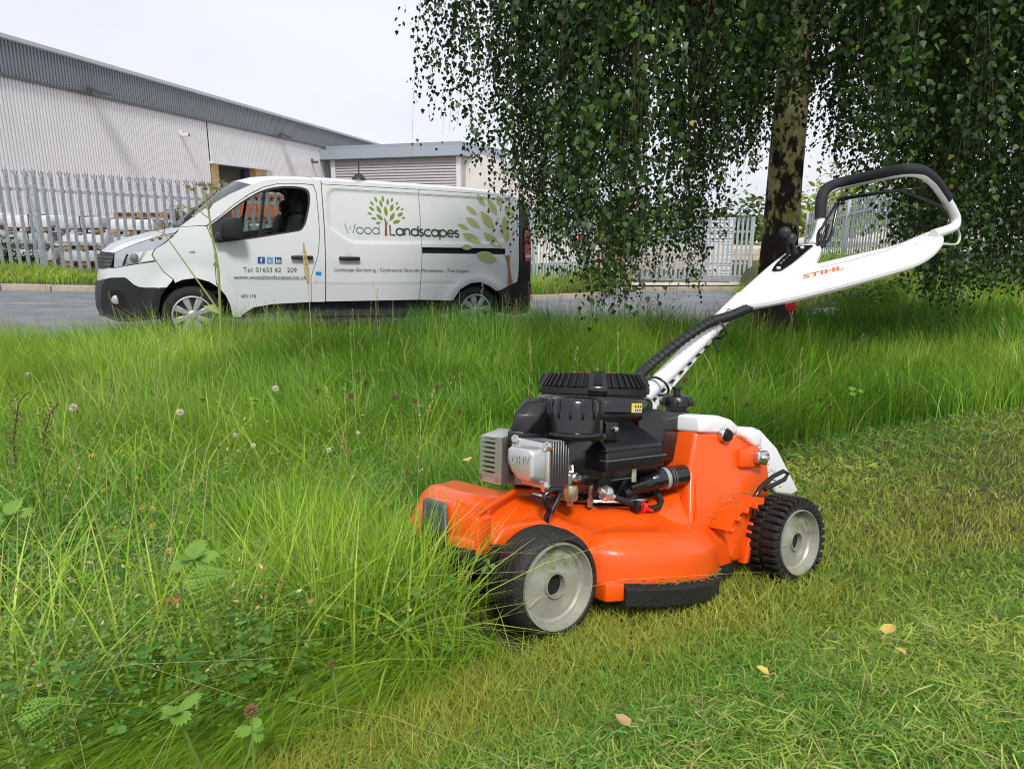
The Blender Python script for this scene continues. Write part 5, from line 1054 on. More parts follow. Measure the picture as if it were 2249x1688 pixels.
# ---- mown strips: stubble, and clippings lying on it
n = 190000
x, y, d = wedge(n, .62, 4.6, -40, 50); lx, ly = mloc(x, y); ok = is_mown(x, y); x, y, d, lx, ly = [q[ok] for q in (x, y, d, lx, ly)]; n = len(x)
h = rng.uniform(.018, .05, n); th = rng.random(n) * 6.283
band = sstep(-.30, -.05, ly) * sstep(.75, .5, ly); patch = vnoise(x, y, 2.4, 51) * .6 + vnoise(x, y, 6, 52) * .4
yt = np.clip(.18 + .45 * band + .9 * (patch - .5) + rng.normal(0, .2, n), 0, 1)
ycol = np.array([.46, .44, .07]); c = mixc(np.array([.13, .30, .025]), ycol, yt) * rng.uniform(.75, 1.25, n)[:, None]
V, F, C = blades(np.c_[x, y, zg(x, y) - .004], h, (.0016 + .0006 * d) * rng.uniform(.7, 1.5, n), np.c_[np.cos(th), np.sin(th)], np.abs(rng.normal(.7, .5, n)), rng.random(n) * 3.14, c, 2)
big_mesh('mown_grass', V, F, grassm, C)
n = 190000
x, y, d = wedge(n, .62, 4.8, -40, 50); lx, ly = mloc(x, y)
row = np.clip(.30 + .8 * sstep(-.22, -.40, ly) * (.35 + .9 * vnoise(lx, ly, 2.0, 61)) + .8 * sstep(.25, .45, ly) * (lx > .8) + .25 * (vnoise(x, y, 7, 62) - .5) - .3 * sstep(-.25, -.05, ly) * sstep(.3, .1, ly), 0, 1.2)
ok = is_mown(x, y) & (rng.random(n) < row); ok &= ~((lx > -.15) & (lx < .92) & (ly > .02) & (ly < .62)); x, y, d, lx, ly, row = [q[ok] for q in (x, y, d, lx, ly, row)]; n = len(x)
L_ = rng.uniform(.008, .048, n); th = rng.random(n) * 6.283; pit = rng.normal(.05, .38, n); up = rng.random(n) ** 1.3 * .045 * np.clip(row, .3, 1)
a = np.c_[np.cos(th) * np.cos(pit), np.sin(th) * np.cos(pit), np.sin(pit)]; sd = np.c_[-np.sin(th), np.cos(th), np.zeros(n)]; roll = rng.normal(0, .6, n); sd = sd * np.cos(roll)[:, None] + np.array([0, 0, 1])[None] * np.sin(roll)[:, None]
P = np.c_[x, y, zg(x, y) + .008 + up]; W_ = ((.0006 + .00042 * d) * rng.uniform(.5, 1.9, n))[:, None]; bend = (rng.normal(0, .12, n) * L_)[:, None] * np.array([0, 0, 1])[None]
V = np.stack([P - a * L_[:, None] / 2 + sd * W_ * .5, P - a * L_[:, None] / 2 - sd * W_ * .5, P + bend + sd * W_ * .6, P + bend - sd * W_ * .6, P + a * L_[:, None] / 2 + sd * W_ * .3, P + a * L_[:, None] / 2 - sd * W_ * .3], 1).reshape(-1, 3)
b = (np.arange(n) * 6)[:, None]; F = np.concatenate([b + np.array([[0, 1, 3, 2]]), b + np.array([[2, 3, 5, 4]])], 1).reshape(-1, 4)
t = np.clip(rng.normal(.35, .28, n) + .9 * (vnoise(x, y, 2.6, 63) - .5) + .5 * (vnoise(x, y, 9, 64) - .5), 0, 1); c = mixc(np.array([.09, .27, .025]), np.array([.46, .54, .09]), t); s = rng.random(n) < .09; c[s] = mixc(STRAW, np.array([.30, .26, .10]), rng.random(s.sum()))
big_mesh('grass_clippings', V, F, grassm, np.repeat(c, 6, 0))
# clippings stuck on the deck edge, strip and hood
n = 460; t = rng.random(n); c1_ = t < .5; c2_ = (t >= .5) & (t < .60)
sx = np.where(c1_, rng.uniform(.15, .50, n), np.where(c2_, rng.uniform(.50, .66, n), rng.uniform(.70, .80, n)))
sy = np.where(c1_, np.interp(sx, [.15, .22, .30, .38, .455, .50], [.008, -.022, -.030, -.020, .012, .055]) + rng.uniform(-.006, .006, n), np.where(c2_, rng.uniform(.045, .085, n), rng.uniform(.09, .22, n)))
sz = np.where(c1_, .087 - .07 * (sx - .13) + rng.uniform(-.002, .004, n), np.where(c2_, np.interp(sx, [.50, .55, .60, .66], [.155, .195, .212, .212]) + .003, np.interp(sx, [.70, .80], [.345, .21]) + .006))
th = rng.random(n) * 6.283; Ls = rng.uniform(.006, .02, n)
LP = lambda a, b, c: np.array([MO[0], MO[1], MZ])[None] + a[:, None] * np.array(MA)[None] + b[:, None] * np.array(MB_)[None] + c[:, None] * np.array(MC)[None]
A_ = LP(sx, sy, sz); B_ = LP(sx + np.cos(th) * Ls, sy + np.sin(th) * Ls * .6, sz + rng.normal(0, .3, n) * Ls); off = np.array([0, -.0002, .0011])[None]
V = np.stack([A_ + off, A_ - off, B_ - off, B_ + off], 1).reshape(-1, 3); F = (np.arange(n) * 4)[:, None] + np.arange(4)[None]
cc = mixc(np.array([.12, .2, .03]), STRAW, rng.random(n)); big_mesh('stuck_clippings', V, F, grassm, np.repeat(cc, 4, 0))

# ---- verge grass across the road and at the fence feet
def tufts(name, n, fx, h0, h1, wd, dry, lime):
    x, y = fx(n); n = len(x); th = rng.random(n) * 6.283; hh = rng.uniform(h0, h1, n) * (.5 + vnoise(x, y, 1.1, 71))
    V, F, C = blades(np.c_[x, y, zg(x, y) - .02], hh, wd * rng.uniform(.6, 1.5, n), np.c_[np.cos(th), np.sin(th)], np.abs(rng.normal(.6, .4, n)), rng.random(n) * 3.14, grass_cols(x, y, n, dry, lime), 2)
    return big_mesh(name, V, F, grassm, C)
def vg(n):
    x = rng.uniform(-13, -2.5, n); t = rng.random(n) ** .8; ky = np.interp(x, KX, KY) + .22; fy = 14.72 + (x + 9.51) * .2145 + .5; return x, ky + (fy - ky) * t
tufts('verge_grass', 30000, vg, .05, .24, .014, .28, .35)
def vg2(n):
    x = rng.uniform(.2, 3.0, n); ky = np.interp(x, KX, KY) + .2; return x, ky + rng.random(n) ** 1.5 * 1.5
tufts('verge_weeds', 2600, vg2, .15, .5, .014, .45, .2)
def vg3(n):
    y = 7.6 + 11 * rng.random(n) ** 1.4; x = np.interp(y, [7, 10.2, 19.4], [6.55, 6.8, 7.7]) - 2.6 * rng.random(n) ** 1.6 + .5; return x, y
tufts('fence_weeds', 26000, vg3, .14, .55, .010, .12, .45)

# ---- small leaves in the sward
def leaf_cloud(name, P, L_, dn, sd, cols, shape, m=leafm, parent=None):
    n = len(P); nn = np.cross(dn, sd); k = len(shape)
    V = np.stack([P + dn * (L_ * s[1])[:, None] + sd * (L_ * s[0])[:, None] + nn * (L_ * s[2])[:, None] for s in shape], 1).reshape(-1, 3)
    b = (np.arange(n) * k)[:, None]
    if k == 5: F = np.concatenate([b + np.array([[0, 4, 2, 1]]), b + np.array([[0, 3, 2, 4]])], 1).reshape(-1, 4)
    else: F = np.concatenate([b + np.array([[0, 1, 2, 3]]), b + np.array([[0, 3, 4, 5]])], 1).reshape(-1, 4)
    return big_mesh(name, V, F, m, np.repeat(cols, k, 0), parent=parent)
def unit(v): return v / np.linalg.norm(v, axis=1)[:, None]
n = 7500; x, y, d = wedge(n, .8, 3.4, -44, 10); lx, ly = mloc(x, y); ok = ~is_mown(x, y) & ~((lx > -.2) & (lx < 1.0) & (ly > -.05) & (ly < .66)) & (rng.random(n) < .2 + vnoise(x, y, 3.2, 81)); x, y, d = x[ok], y[ok], d[ok]; n = len(x)
z = zg(x, y) + rng.uniform(.05, .17, n); Ps = []; Ss = []; Ds = []; Ls = []; Cs = []
tilt = rng.normal(0, .25, (n, 2)); a0 = rng.random(n) * 6.283; size = rng.uniform(.006, .012, n) * np.where(rng.random(n) < .3, .6, 1); lc = mixc(np.array([.045, .16, .018]), np.array([.17, .32, .05]), np.clip(rng.normal(.35, .3, n), 0, 1))
for k in range(3):
    a = a0 + 2.094 * k; dn = unit(np.c_[np.cos(a), np.sin(a), rng.normal(.1, .2, n)]); sdv = unit(np.cross(np.tile([0., 0, 1], (n, 1)) + np.c_[tilt, np.zeros(n)], dn)); Ps.append(np.c_[x, y, z]); Ds.append(dn); Ss.append(sdv); Ls.append(size); Cs.append(lc)
ROUND = [(0, 0, 0), (.36, .28, .07), (.42, .72, .05), (0, 1, -.03), (-.42, .72, .05), (-.36, .28, .07)]
leaf_cloud('clover_leaves', np.concatenate(Ps), np.concatenate(Ls), np.concatenate(Ds), np.concatenate(Ss), np.concatenate(Cs), ROUND)
n = 34000; x, y, d = wedge(n, .75, 3.6, -46, -2); ok = ~is_mown(x, y) & (rng.random(n) < .75 * sstep(.42, .62, vnoise(x, y, 1.5, 83) + .18 * sstep(-.3, -1.2, x))); x, y, d = x[ok], y[ok], d[ok]; n = len(x)
a = rng.random(n) * 6.283; dn = unit(np.c_[np.cos(a), np.sin(a), rng.normal(.15, .4, n)]); sdv = unit(np.cross(np.tile([0., 0, 1], (n, 1)) + rng.normal(0, .3, (n, 3)), dn))
OVAL = [(0, 0, 0), (.21, .28, .05), (.19, .68, .06), (0, 1, 0), (-.19, .68, .06), (-.21, .28, .05)]
leaf_cloud('weed_leaves', np.c_[x, y, zg(x, y) + rng.uniform(.06, .2, n)], rng.uniform(.0045, .0105, n), dn, sdv, mixc(np.array([.08, .22, .02]), np.array([.26, .34, .08]), np.clip(rng.normal(.4, .3, n), 0, 1)), OVAL)

n = 2600; x, y, d = wedge(n, .9, 4.4, -46, -4); ok = ~is_mown(x, y) & (rng.random(n) < sstep(.35, .65, vnoise(x, y, 1.8, 85)) + .25); x, y, d = x[ok], y[ok], d[ok]; n = len(x)   # withered bits
a = rng.random(n) * 6.283; dn = unit(np.c_[np.cos(a), np.sin(a), rng.normal(.3, .5, n)]); sdv = unit(np.cross(np.tile([0., 0, 1], (n, 1)) + rng.normal(0, .6, (n, 3)), dn))
leaf_cloud('withered_bits', np.c_[x, y, zg(x, y) + rng.uniform(.08, .21, n)], rng.uniform(.004, .009, n) * (1 + .25 * d), dn, sdv, mixc(np.array([.62, .52, .27]), np.array([.30, .19, .08]), rng.random(n)), OVAL)

# ---- flower heads, seed heads and big leaves: one object each
stemm = mat('stem_green', (.16, .26, .05), .6, var=.2, vscale=30); straw = mat('straw', (.50, .40, .20), .8, var=.35, vscale=60); dead = mat('dead_flower', (.17, .095, .04), .85, var=.5, vscale=120); offw = mat('clover_white', (.70, .62, .52), .7, var=.25, vscale=90)
def flower_mesh(dry):
    mb = MB()
    for k in range(34):
        t = (k + .5) / 34; ph = math.acos(1 - 1.75 * t); th = k * 2.39996; dv_ = Vector((math.sin(ph) * math.cos(th), math.sin(ph) * math.sin(th), math.cos(ph) * (.9 if not dry else .7)))
        q = dv_.to_track_quat('Z', 'Y').to_matrix().to_4x4(); q.translation = dv_ * .004
        mb.add([q @ Vector(p) for p in ((-.0016, 0, 0), (.0016, 0, 0), (.0021, 0, .0055), (0, 0, .0085), (-.0021, 0, .0055))], [(0, 1, 2, 3, 4)])
    return mb
hm = [mesh_of(flower_mesh(0), 'head', offw, 0), mesh_of(flower_mesh(1), 'head', dead, 0)]; stm = mesh_of(MB().tube([(.0, .0, -.16), (.004, .003, -.08), (0, 0, 0)], .0011, 5), 'stem', stemm)
FL = [(786, 950, 0), (605, 853, 0), (516, 955, 0), (556, 978, 0), (613, 996, 1), (722, 988, 0), (567, 1052, 1), (895, 1038, 1), (205, 1168, 1), (805, 842, 1), (868, 872, 1), (910, 880, 1), (620, 1275, 1), (552, 1560, 1), (730, 1460, 1), (1625, 812, 1), (1505, 833, 1), (1594, 876, 1), (1640, 890, 1), (1822, 896, 1), (1800, 880, 1), (60, 823, 0), (160, 895, 0), (395, 905, 0), (480, 983, 1), (700, 860, 1), (770, 870, 1), (960, 850, 1), (1010, 905, 1), (1090, 845, 1), (445, 880, 1), (880, 905, 1)]
for k, (u, v, dry) in enumerate(FL):
    far_ = v < 920; hz = .22 if v < 1100 else .16; p = on_bank(u, v, hz)
    f_ = thing('clover_flower', 'faded brown clover flower head on a thin stem in the tall grass' if dry else 'whitish clover flower head on a thin stem in the tall grass', 'flower', p, random.uniform(0, 6), 'brown clover heads in the tall grass' if dry else 'whitish clover heads in the tall grass')
    h_ = obj('head', hm[dry], parent=f_); s = random.uniform(.9, 1.35) * (1.25 if far_ else .62); h_.scale = (s, s, s); h_.rotation_euler = (random.uniform(-.5, .5), random.uniform(-.5, .5), 0); obj('stem', stm, parent=f_)
yf = mat('medick_yellow', (.72, .56, .02), .6); ym = mesh_of(flower_mesh(0), 'head', yf, 0)
for u, v in ((335, 1118), (312, 1113), (228, 1076), (335, 1155), (170, 1122), (268, 990), (205, 1000), (372, 1210), (140, 1010), (420, 1075), (300, 1050), (250, 1160)):
    p = on_bank(u, v, .15); f_ = thing('medick_flower', 'tiny yellow medick flower head in the weedy grass at the left', 'flower', p, random.uniform(0, 6), 'tiny yellow flowers in the weedy grass'); h_ = obj('head', ym, parent=f_); h_.scale = (.62,) * 3; obj('stem', stm, parent=f_)
def seed_mesh(kind, hh):
    st_ = [(0, 0, 0), (.02 * hh, 0, hh * .5), (.07 * hh, 0, hh)]; mb = MB(); L_ = .085 if kind == 0 else .12
    for k in range(26 if kind == 0 else 44):
        t = random.random(); p = Vector((.07 * hh + .006 * t, 0, hh - L_ * .1 + t * L_)); a = random.uniform(0, 6.28); rr = (.0032 if kind == 0 else .013 * (1 - t) + .002) * random.uniform(.5, 1.2); o_ = Vector((math.cos(a) * rr, math.sin(a) * rr, 0)); c = p + o_; tl_ = .009 if kind == 0 else .006
        mb.add([c, c + Vector((.0016, .0008, tl_ * .5)), c + o_ * .6 + Vector((0, 0, tl_)), c + Vector((-.0016, -.0008, tl_ * .5))], [(0, 1, 2, 3)])
    return mesh_of(MB().tube(st_, [.0014, .0011, .0008], 4), 'stem', straw), mesh_of(mb, 'spike', straw, 0)
SM = [seed_mesh(k % 2, h_) for k, h_ in enumerate((.34, .40, .28, .36, .46, .30))]
sp = []
for k in range(58): sp.append((random.uniform(-3.6, 2.3), random.uniform(4.6, 5.7)))
for k in range(34):
    d_ = 2.0 * (5.2 / 2.0) ** random.random(); a = random.uniform(-.62, .62); sp.append((d_ * math.sin(a), d_ * math.cos(a)))
for x, y in sp:
    lx, ly = mloc(x, y)
    if bool(is_mown(x, y)) or (-.35 < lx < 1.0 and -.1 < ly < .7): continue
    f_ = thing('grass_seed_head', 'pale dry grass seed head on a thin straw stem above the tall grass', 'grass stem', (x, y, float(zg(x, y))), random.uniform(0, 6), 'dry seed heads standing in the tall grass'); f_.rotation_euler = (random.uniform(-.2, .2), random.uniform(-.2, .2), random.uniform(0, 6)); q = random.randrange(6)
    far_ = 1.6 if y > 4 else 1.
    for n_, me_ in zip(('stem', 'spike'), SM[q]): o = obj(n_, me_, parent=f_)
plm = [mat('bright_leaf', (.20, .38, .05), .45, var=.2, vscale=40, trans=.3), mat('mid_leaf', (.10, .26, .03), .45, var=.2, vscale=40, trans=.3)]
def palm_leaf(sz, lobes=5):
    N_ = 66; pts = [(0, 0, 0)]
    for k in range(N_ + 1):
        a = -2.3 + 4.6 * k / N_; lob = abs(math.cos(lobes / 2 * (a / 2.3) * math.pi * .5 * 1.0)) ; r_ = sz * (.22 + .78 * abs(math.cos(a * lobes / 2 * .68)) ** .8) * (1 + .11 * ((k % 3) - 1)) * (1 - .05 * a * a)
        pts.append((r_ * math.sin(a), r_ * math.cos(a), .10 * r_ * abs(math.cos(a * lobes / 2 * .68)) - .35 * r_ * r_ / sz * .5))
    return MB().add(pts, [(0, k, k + 1) for k in range(1, N_ + 1)])
def big_leaf(u, v, z, sz, m, lab, rx=0., rz=0.):
    p = on_bank(u, v, z); t = thing('buttercup_plant', lab, 'plant', (p[0], p[1], float(zg(p[0], p[1]))), rz); hh = z
    obj('stalk', MB().tube([(0, .03, 0), (0, .01, hh * .6), (0, 0, hh)], .0016, 5), stemm, t)
    for k, (ro, s) in enumerate(((0, 1.), (2.2, .62), (-2.1, .55))):
        o = obj('leaf', palm_leaf(sz * s * .72), m, t); o.location = (0, 0, hh); o.rotation_euler = (rx + .15 * k, .2 * (k - 1), ro)
big_leaf(425, 1225, .25, .050, plm[0], 'bright lobed buttercup leaf above the lacy fern leaf', .3, .2)
big_leaf(390, 1565, .12, .040, plm[0], 'lobed buttercup leaf low in the near left sward', .35, -.6)
big_leaf(335, 1420, .13, .034, plm[1], 'mid green lobed leaf in the shaded tangle below the fern leaf', .2, .9)
big_leaf(25, 1130, .22, .060, plm[0], 'large pale nettle-like leaf at the left edge', .4, .4)
big_leaf(650, 1195, .15, .026, plm[0], 'small three lobed leaf in the grass left of the mower nose', .2, .1)
big_leaf(560, 880, .25, .040, plm[0], 'pale lobed leaf in the middle of the tall grass', .5, 1.1)
big_leaf(1072, 1245, .14, .024, plm[1], 'dark folded leaf leaning on the front tyre', 1.0, .3)
big_leaf(1880, 860, .28, .05, plm[0], 'lobed leaf in the tall grass edge behind the rear wheel', .5, .3)
big_leaf(560, 1600, .08, .03, plm[0], 'yellowish lobed leaf at the edge of the cut strip', .2, 2.)
def fern(u, v, z, L_, m, lab, rz, rx=.2):
    p = on_bank(u, v, z); t = thing('cow_parsley', lab, 'plant', (p[0], p[1], float(zg(p[0], p[1]))), 0); hh = z
    obj('stalk', MB().tube([(-.02, .04, 0), (-.01, .02, hh * .7), (0, 0, hh)], .0017, 5), stemm, t)
    mb = MB()
    def leaflet(p, d, l): 
        d = Vector((d[0], d[1], 0)).normalized(); s = Vector((-d.y, d.x, 0)); p = Vector(p); zz = Vector((0, 0, random.uniform(-.15, .1) * l))
        mb.add([p, p + d * l * .45 + s * l * .26 + zz, p + d * l, p + d * l * .45 - s * l * .26 + zz], [(0, 1, 2, 3)])
    mb.tube([(0, 0, 0), (0, L_ * .5, .01), (0, L_, -.01)], .0008, 4)
    for k in range(12):
        y_ = L_ * (.12 + .88 * k / 12); pl_ = L_ * .56 * (1 - k / 12.6)
        for s in (-1, 1):
            dx_, dy_ = s * .82, .57
            for q in range(9):
                tq = (q + .6) / 9; c = (dx_ * pl_ * tq, y_ + dy_ * pl_ * tq, .012 * math.sin(3 * tq) - .03 * tq * tq); l2 = pl_ * .19 * (1 - .62 * tq)
                for s2 in (-1, 1): leaflet(c, (dx_ * .55 - s2 * dy_ * .8, dy_ * .55 + s2 * dx_ * .8), l2)
            leaflet((dx_ * pl_, y_ + dy_ * pl_, -.02), (dx_, dy_), pl_ * .12)
    o = obj('leaf', mb, m, t, 0); o.location = (0, 0, hh); o.rotation_euler = (rx, .3, rz)
fern(395, 1275, .23, .075, plm[0], 'bright lacy cow parsley leaf spread flat in the near left grass', -1.55, .1)
fern(30, 1580, .13, .06, plm[0], 'pale lacy cow parsley leaf in the bottom left corner', -1.2, .2)
fern(240, 1180, .18, .055, plm[0], 'small lacy leaf in the weedy grass at the left', -1.3, .1)
rd = thing('red_leaf', 'small rusty red star shaped leaf beside the lacy leaf', 'leaf', on_bank(378, 1318, .17)); obj('blade', palm_leaf(.016, 7), mat('rust_leaf', (.38, .07, .015), .6), rd)
def fallen(u, v, z, sz, c, lab, nm='fallen_leaf'):
    p = on_bank(u, v, z); t = thing(nm, lab, 'leaf', p, random.uniform(0, 6)); mb = MB().add([(0, 0, 0), (-.4 * sz, .3 * sz, .08 * sz), (-.3 * sz, .75 * sz, .1 * sz), (0, sz, 0), (.3 * sz, .75 * sz, .12 * sz), (.42 * sz, .3 * sz, .1 * sz), (0, .5 * sz, -.02 * sz)], [(0, 6, 1), (1, 6, 2), (2, 6, 3), (3, 6, 4), (4, 6, 5), (5, 6, 0)])
    o = obj('blade', mb, mat('leaf_' + lab.split()[0] + lab.split()[1], c, .6, var=.3, vscale=60), t); o.rotation_euler = (random.uniform(-.3, .3), random.uniform(-.3, .3), 0); obj('stalk', MB().tube([(0, 0, 0), (.002, -.3 * sz, .004), (.0, -.6 * sz, .0)], .0007, 4), straw, t)
fallen(1945, 1392, .06, .032, (.62, .48, .12), 'pale yellow fallen leaf on the cut grass below the rear wheel')
fallen(1965, 1420, .055, .02, (.5, .36, .10), 'tan small fallen leaf beside the yellow one')
fallen(1385, 1595, .06, .024, (.45, .30, .13), 'brown curled fallen leaf on the clippings near the bottom')
fallen(1028, 1012, .24, .032, (.72, .40, .16), 'orange dried leaf caught in the grass in front of the silencer')
fallen(1690, 1480, .055, .02, (.60, .46, .10), 'golden small fallen leaf among green clippings')
# dead dock stems at the left edge
for k, (u, v, lab) in enumerate(((25, 985, 'dead brown dock stem with seed clusters at the left edge of the grass'), (85, 960, 'shorter dead brown dock stem right of the other one'))):
    p = on_bank(u, v, .16); t = thing('dead_dock', lab, 'plant', (p[0], p[1], float(zg(p[0], p[1]))), .5 * k); hh = .36 - .08 * k
    obj('stem', MB().tube([(0, 0, 0), (.01, 0, hh * .5), (.05, 0, hh * .9), (.08, .01, hh)], .0022, 5), mat('dock_brown', (.085, .045, .02), .8), t); mb = MB()
    for q in range(130):
        tq = random.uniform(.25, 1); c = Vector((.05 * tq ** 2 + random.gauss(0, .014), random.gauss(0, .014), hh * tq)); s = random.uniform(.002, .0045); mb.add([c, c + Vector((s, 0, s)), c + Vector((0, s, 2 * s)), c + Vector((-s, 0, s))], [(0, 1, 2, 3)])
    obj('seeds', mb, MATS['dock_brown'], t, 0, kind='stuff')
# hogweed in front of the van
hw = thing('hogweed', 'tall hogweed stem with flat brown seed umbels standing in front of the van door', 'plant', (-1.905, 4.62, float(zg(-1.905, 4.62))))
hgz = float(zg(-1.905, 4.62)); hgs = mat('hogweed_stem', (.26, .32, .09), .6, var=.2, vscale=25)
def hp_(u, v, Y=4.62): 
    a = (u - 1124.5) / 1580; b = (844 - v) / 1580; t = Y / (CP + b * SP); return Vector((a * t + 1.905, Y - 4.62, .85 + t * (-SP + b * CP) - hgz))
obj('stem', MB().tube(smooth_path([(0.0, 0, 0), hp_(484, 700), hp_(479, 590), hp_(466, 520), hp_(458, 462)]), [.010 - .0003 * i for i in range(13)], 8), hgs, hw)
obj('side_branch', MB().tube(smooth_path([hp_(484, 690), hp_(465, 660), hp_(415, 590), hp_(360, 512)]), [.007 - .0004 * i for i in range(10)], 7), hgs, hw)
obj('side_branch', MB().tube([hp_(460, 480), hp_(446, 470), hp_(432, 455)], .004, 6), hgs, hw)
obj('leaf_sheath', MB().hull([hp_(487, 692), hp_(480, 690) + Vector((0, .01, 0)), hp_(446, 672), hp_(462, 680) - Vector((0, .015, 0)), hp_(470, 668)]), hgs, hw); obj('leaf_sheath', MB().hull([hp_(480, 580), hp_(466, 582) + Vector((0, .01, 0)), hp_(474, 574) - Vector((0, .01, 0)), hp_(478, 592)]), hgs, hw)
seedm = mat('umbel_seed', (.27, .20, .06), .8, var=.6, vscale=60); seedb = mat('umbel_brown', (.13, .055, .03), .8)
def umbel(c, tops, sz, m1, m2):
    rays = MB()
    for k, tpt in enumerate(tops):
        rays.tube([c, c.lerp(tpt, .6) + Vector((0, 0, -.006)), tpt], .0022, 5)
        mb = MB()
        for q in range(46):
            dv_ = Vector((random.gauss(0, 1), random.gauss(0, 1), abs(random.gauss(0, .6)))).normalized() * sz * random.uniform(.3, 1); p = tpt + dv_ * Vector((1, 1, .55)).length * .6; s = random.uniform(.004, .008); a = random.uniform(0, 3.14); ux = Vector((math.cos(a), math.sin(a), 0)) * s * .5
            mb.add([p - ux, p - Vector((0, 0, s)), p + ux, p + Vector((0, 0, s))], [(0, 1, 2, 3)])
        obj('seed_cluster', mb, m2 if k % 4 == 3 else m1, hw, 0)
    obj('umbel_rays', rays, hgs, hw)
umbel(hp_(458, 462), [hp_(u, v, 4.62 + dy) for u, v, dy in ((412, 412, .02), (424, 418, -.04), (438, 408, .05), (452, 416, -.05), (462, 408, .02), (476, 416, -.04), (487, 402, .03), (496, 398, 0), (446, 408, .08), (468, 414, .07))], .022, seedm, seedb)
umbel(hp_(432, 455), [hp_(u, v, 4.62 + dy) for u, v, dy in ((404, 455, .0), (415, 462, .03), (425, 475, -.02))], .012, straw, straw)
umbel(hp_(360, 512), [hp_(u, v, 4.62 + dy) for u, v, dy in ((344, 505, 0), (352, 495, .03), (334, 528, 0), (352, 525, -.03), (378, 520, .02), (362, 498, -.02))], .012, mat('umbel_rust', (.36, .20, .09), .8), seedb)
sk_ = thing('grass_spike', 'single thick tan grass spike in front of the phone number on the van door', 'grass stem', (-1.33, 4.72, float(zg(-1.33, 4.72))))
z1 = .85 + (469 - 625) / 1580 * 4.6 - float(zg(-1.33, 4.72)); obj('stem', MB().tube([(0, 0, 0), (.0, 0, z1)], .0022, 5), straw, sk_); mb = MB()
for q in range(240):
    t = random.random(); a = random.uniform(0, 6.28); r_ = .013 * math.sin(math.pi * min(1, .12 + t * .85)); c = Vector((math.cos(a) * r_ - .014 * t, math.sin(a) * r_, z1 + t * .26)); mb.add([c, c + Vector((.004, .001, .008)), c + Vector((0, 0, .02)), c + Vector((-.004, -.001, .008))], [(0, 1, 2, 3)])
obj('spike', mb, straw, sk_, 0)

# ---- bushes and far trees: crowns of separate leaves
def bush(name, lab, cat, c, rad, n, lsz, c0, c1, trunk=.0, group=None, stemcol=None, blobs=9):
    z0 = float(zg(c[0], c[1])) if len(c) < 3 else c[2]
    t = thing(name, lab, cat, (c[0], c[1], z0), 0, group)
    cen = rng.normal(0, .42, (blobs, 3)) * np.array(rad); cen[:, 2] = np.abs(cen[:, 2]); k = rng.integers(0, blobs, n)
    P = cen[k] + rng.normal(0, .30, (n, 3)) * np.array(rad)[None] * rng.uniform(.6, 1.1, blobs)[k][:, None]; P[:, 2] = np.abs(P[:, 2]) + trunk
    a = rng.random(n) * 6.283; dn = unit(np.c_[np.cos(a), np.sin(a), rng.normal(-.2, .5, n)]); sdv = unit(np.cross(rng.normal(0, .5, (n, 3)) + np.array([0, 0, 1.]), dn))
    cc = mixc(np.array(c0), np.array(c1), np.clip(rng.random(n) * .8 + .3 * (rng.random(blobs)[k] - .3), 0, 1))
    o = leaf_cloud('foliage', P, lsz * rng.uniform(.6, 1.4, n), dn, sdv, cc, OVAL, parent=t)
    mb = MB()
    for q in range(6):
        e_ = cen[q % blobs] * .9; e_[2] += trunk + .1 * rad[2]; mb.tube([(0, 0, -.1), tuple(e_ * .45 + np.array([0, 0, trunk * .4])), tuple(e_)], [.03 * rad[2] + .004, .02 * rad[2] + .003, .004], 5)
    obj('stems', mb, stemm if not trunk else MATS['weathered_timber'], t); return t
G0, G1 = (.05, .13, .018), (.24, .33, .06)
BSH = [((6.0, 9.6), (.40, .40, .55), 'yellowish green weed clump by the fence under the handle end', (.12, .2, .03), (.36, .42, .09)), ((5.35, 10.4), (.5, .4, .45), 'dark green weed clump right of the ragwort', G0, G1), ((6.4, 8.5), (.45, .45, .55), 'pale green weed clump at the right edge by the fence', (.12, .2, .03), (.36, .42, .09)), ((5.9, 12.0), (.6, .5, .55), 'bushy weeds halfway along the fence behind the ragwort', G0, G1), ((6.6, 14.5), (.7, .6, .6), 'bushy weeds at the far end of the fence behind the trunk', G0, G1), ((4.9, 9.3), (.35, .3, .3), 'low green weeds left of the yellow ragwort', G0, G1)]
for c, rad, lab, c0, c1 in BSH: bush('weed_clump', lab, 'weeds', c, rad, 1500, .06, c0, c1)
bush('bramble', 'spreading pale green weed on the far kerb beside the angled fence', 'weeds', (1.75, 16.3), (.65, .3, .55), 1300, .10, (.10, .2, .03), (.38, .42, .10))
bush('shrub', 'leafy shrub growing behind the left fence among the wrapped loads', 'shrub', (-7.25, 15.85), (.55, .3, 1.15), 2200, .085, G0, (.20, .30, .07))
bush('shrub', 'dark shrub behind the fence at the left edge', 'shrub', (-10.6, 15.5), (.55, .35, .55), 1200, .085, (.03, .08, .015), (.10, .17, .04))
rg = bush('ragwort', 'bright yellow flowering ragwort beside the road under the mower handle', 'flowering plant', (4.50, 9.0), (.36, .25, .26), 1100, .06, G0, G1)
fy = MB()
for q in range(420):
    c = Vector((random.gauss(.02, .20), random.gauss(0, .15), .33 + .10 * random.random() + .05 * math.sin(6 * random.random()))); s = random.uniform(.012, .022)
    fy.add([c + Vector((math.cos(a) * s, math.sin(a) * s, .004 * math.sin(3 * a))) for a in np.linspace(0, 6.283, 7)[:-1]], [tuple(range(6))])
obj('flower_heads', fy, mat('ragwort_yellow', (.80, .55, .01), .6), rg, 0, kind='stuff')
rb = thing('rubbish_heap', 'small heap of white plastic scraps at the road end', 'rubbish', (4.15, 9.25, float(zg(4.15, 9.25)) + .1))
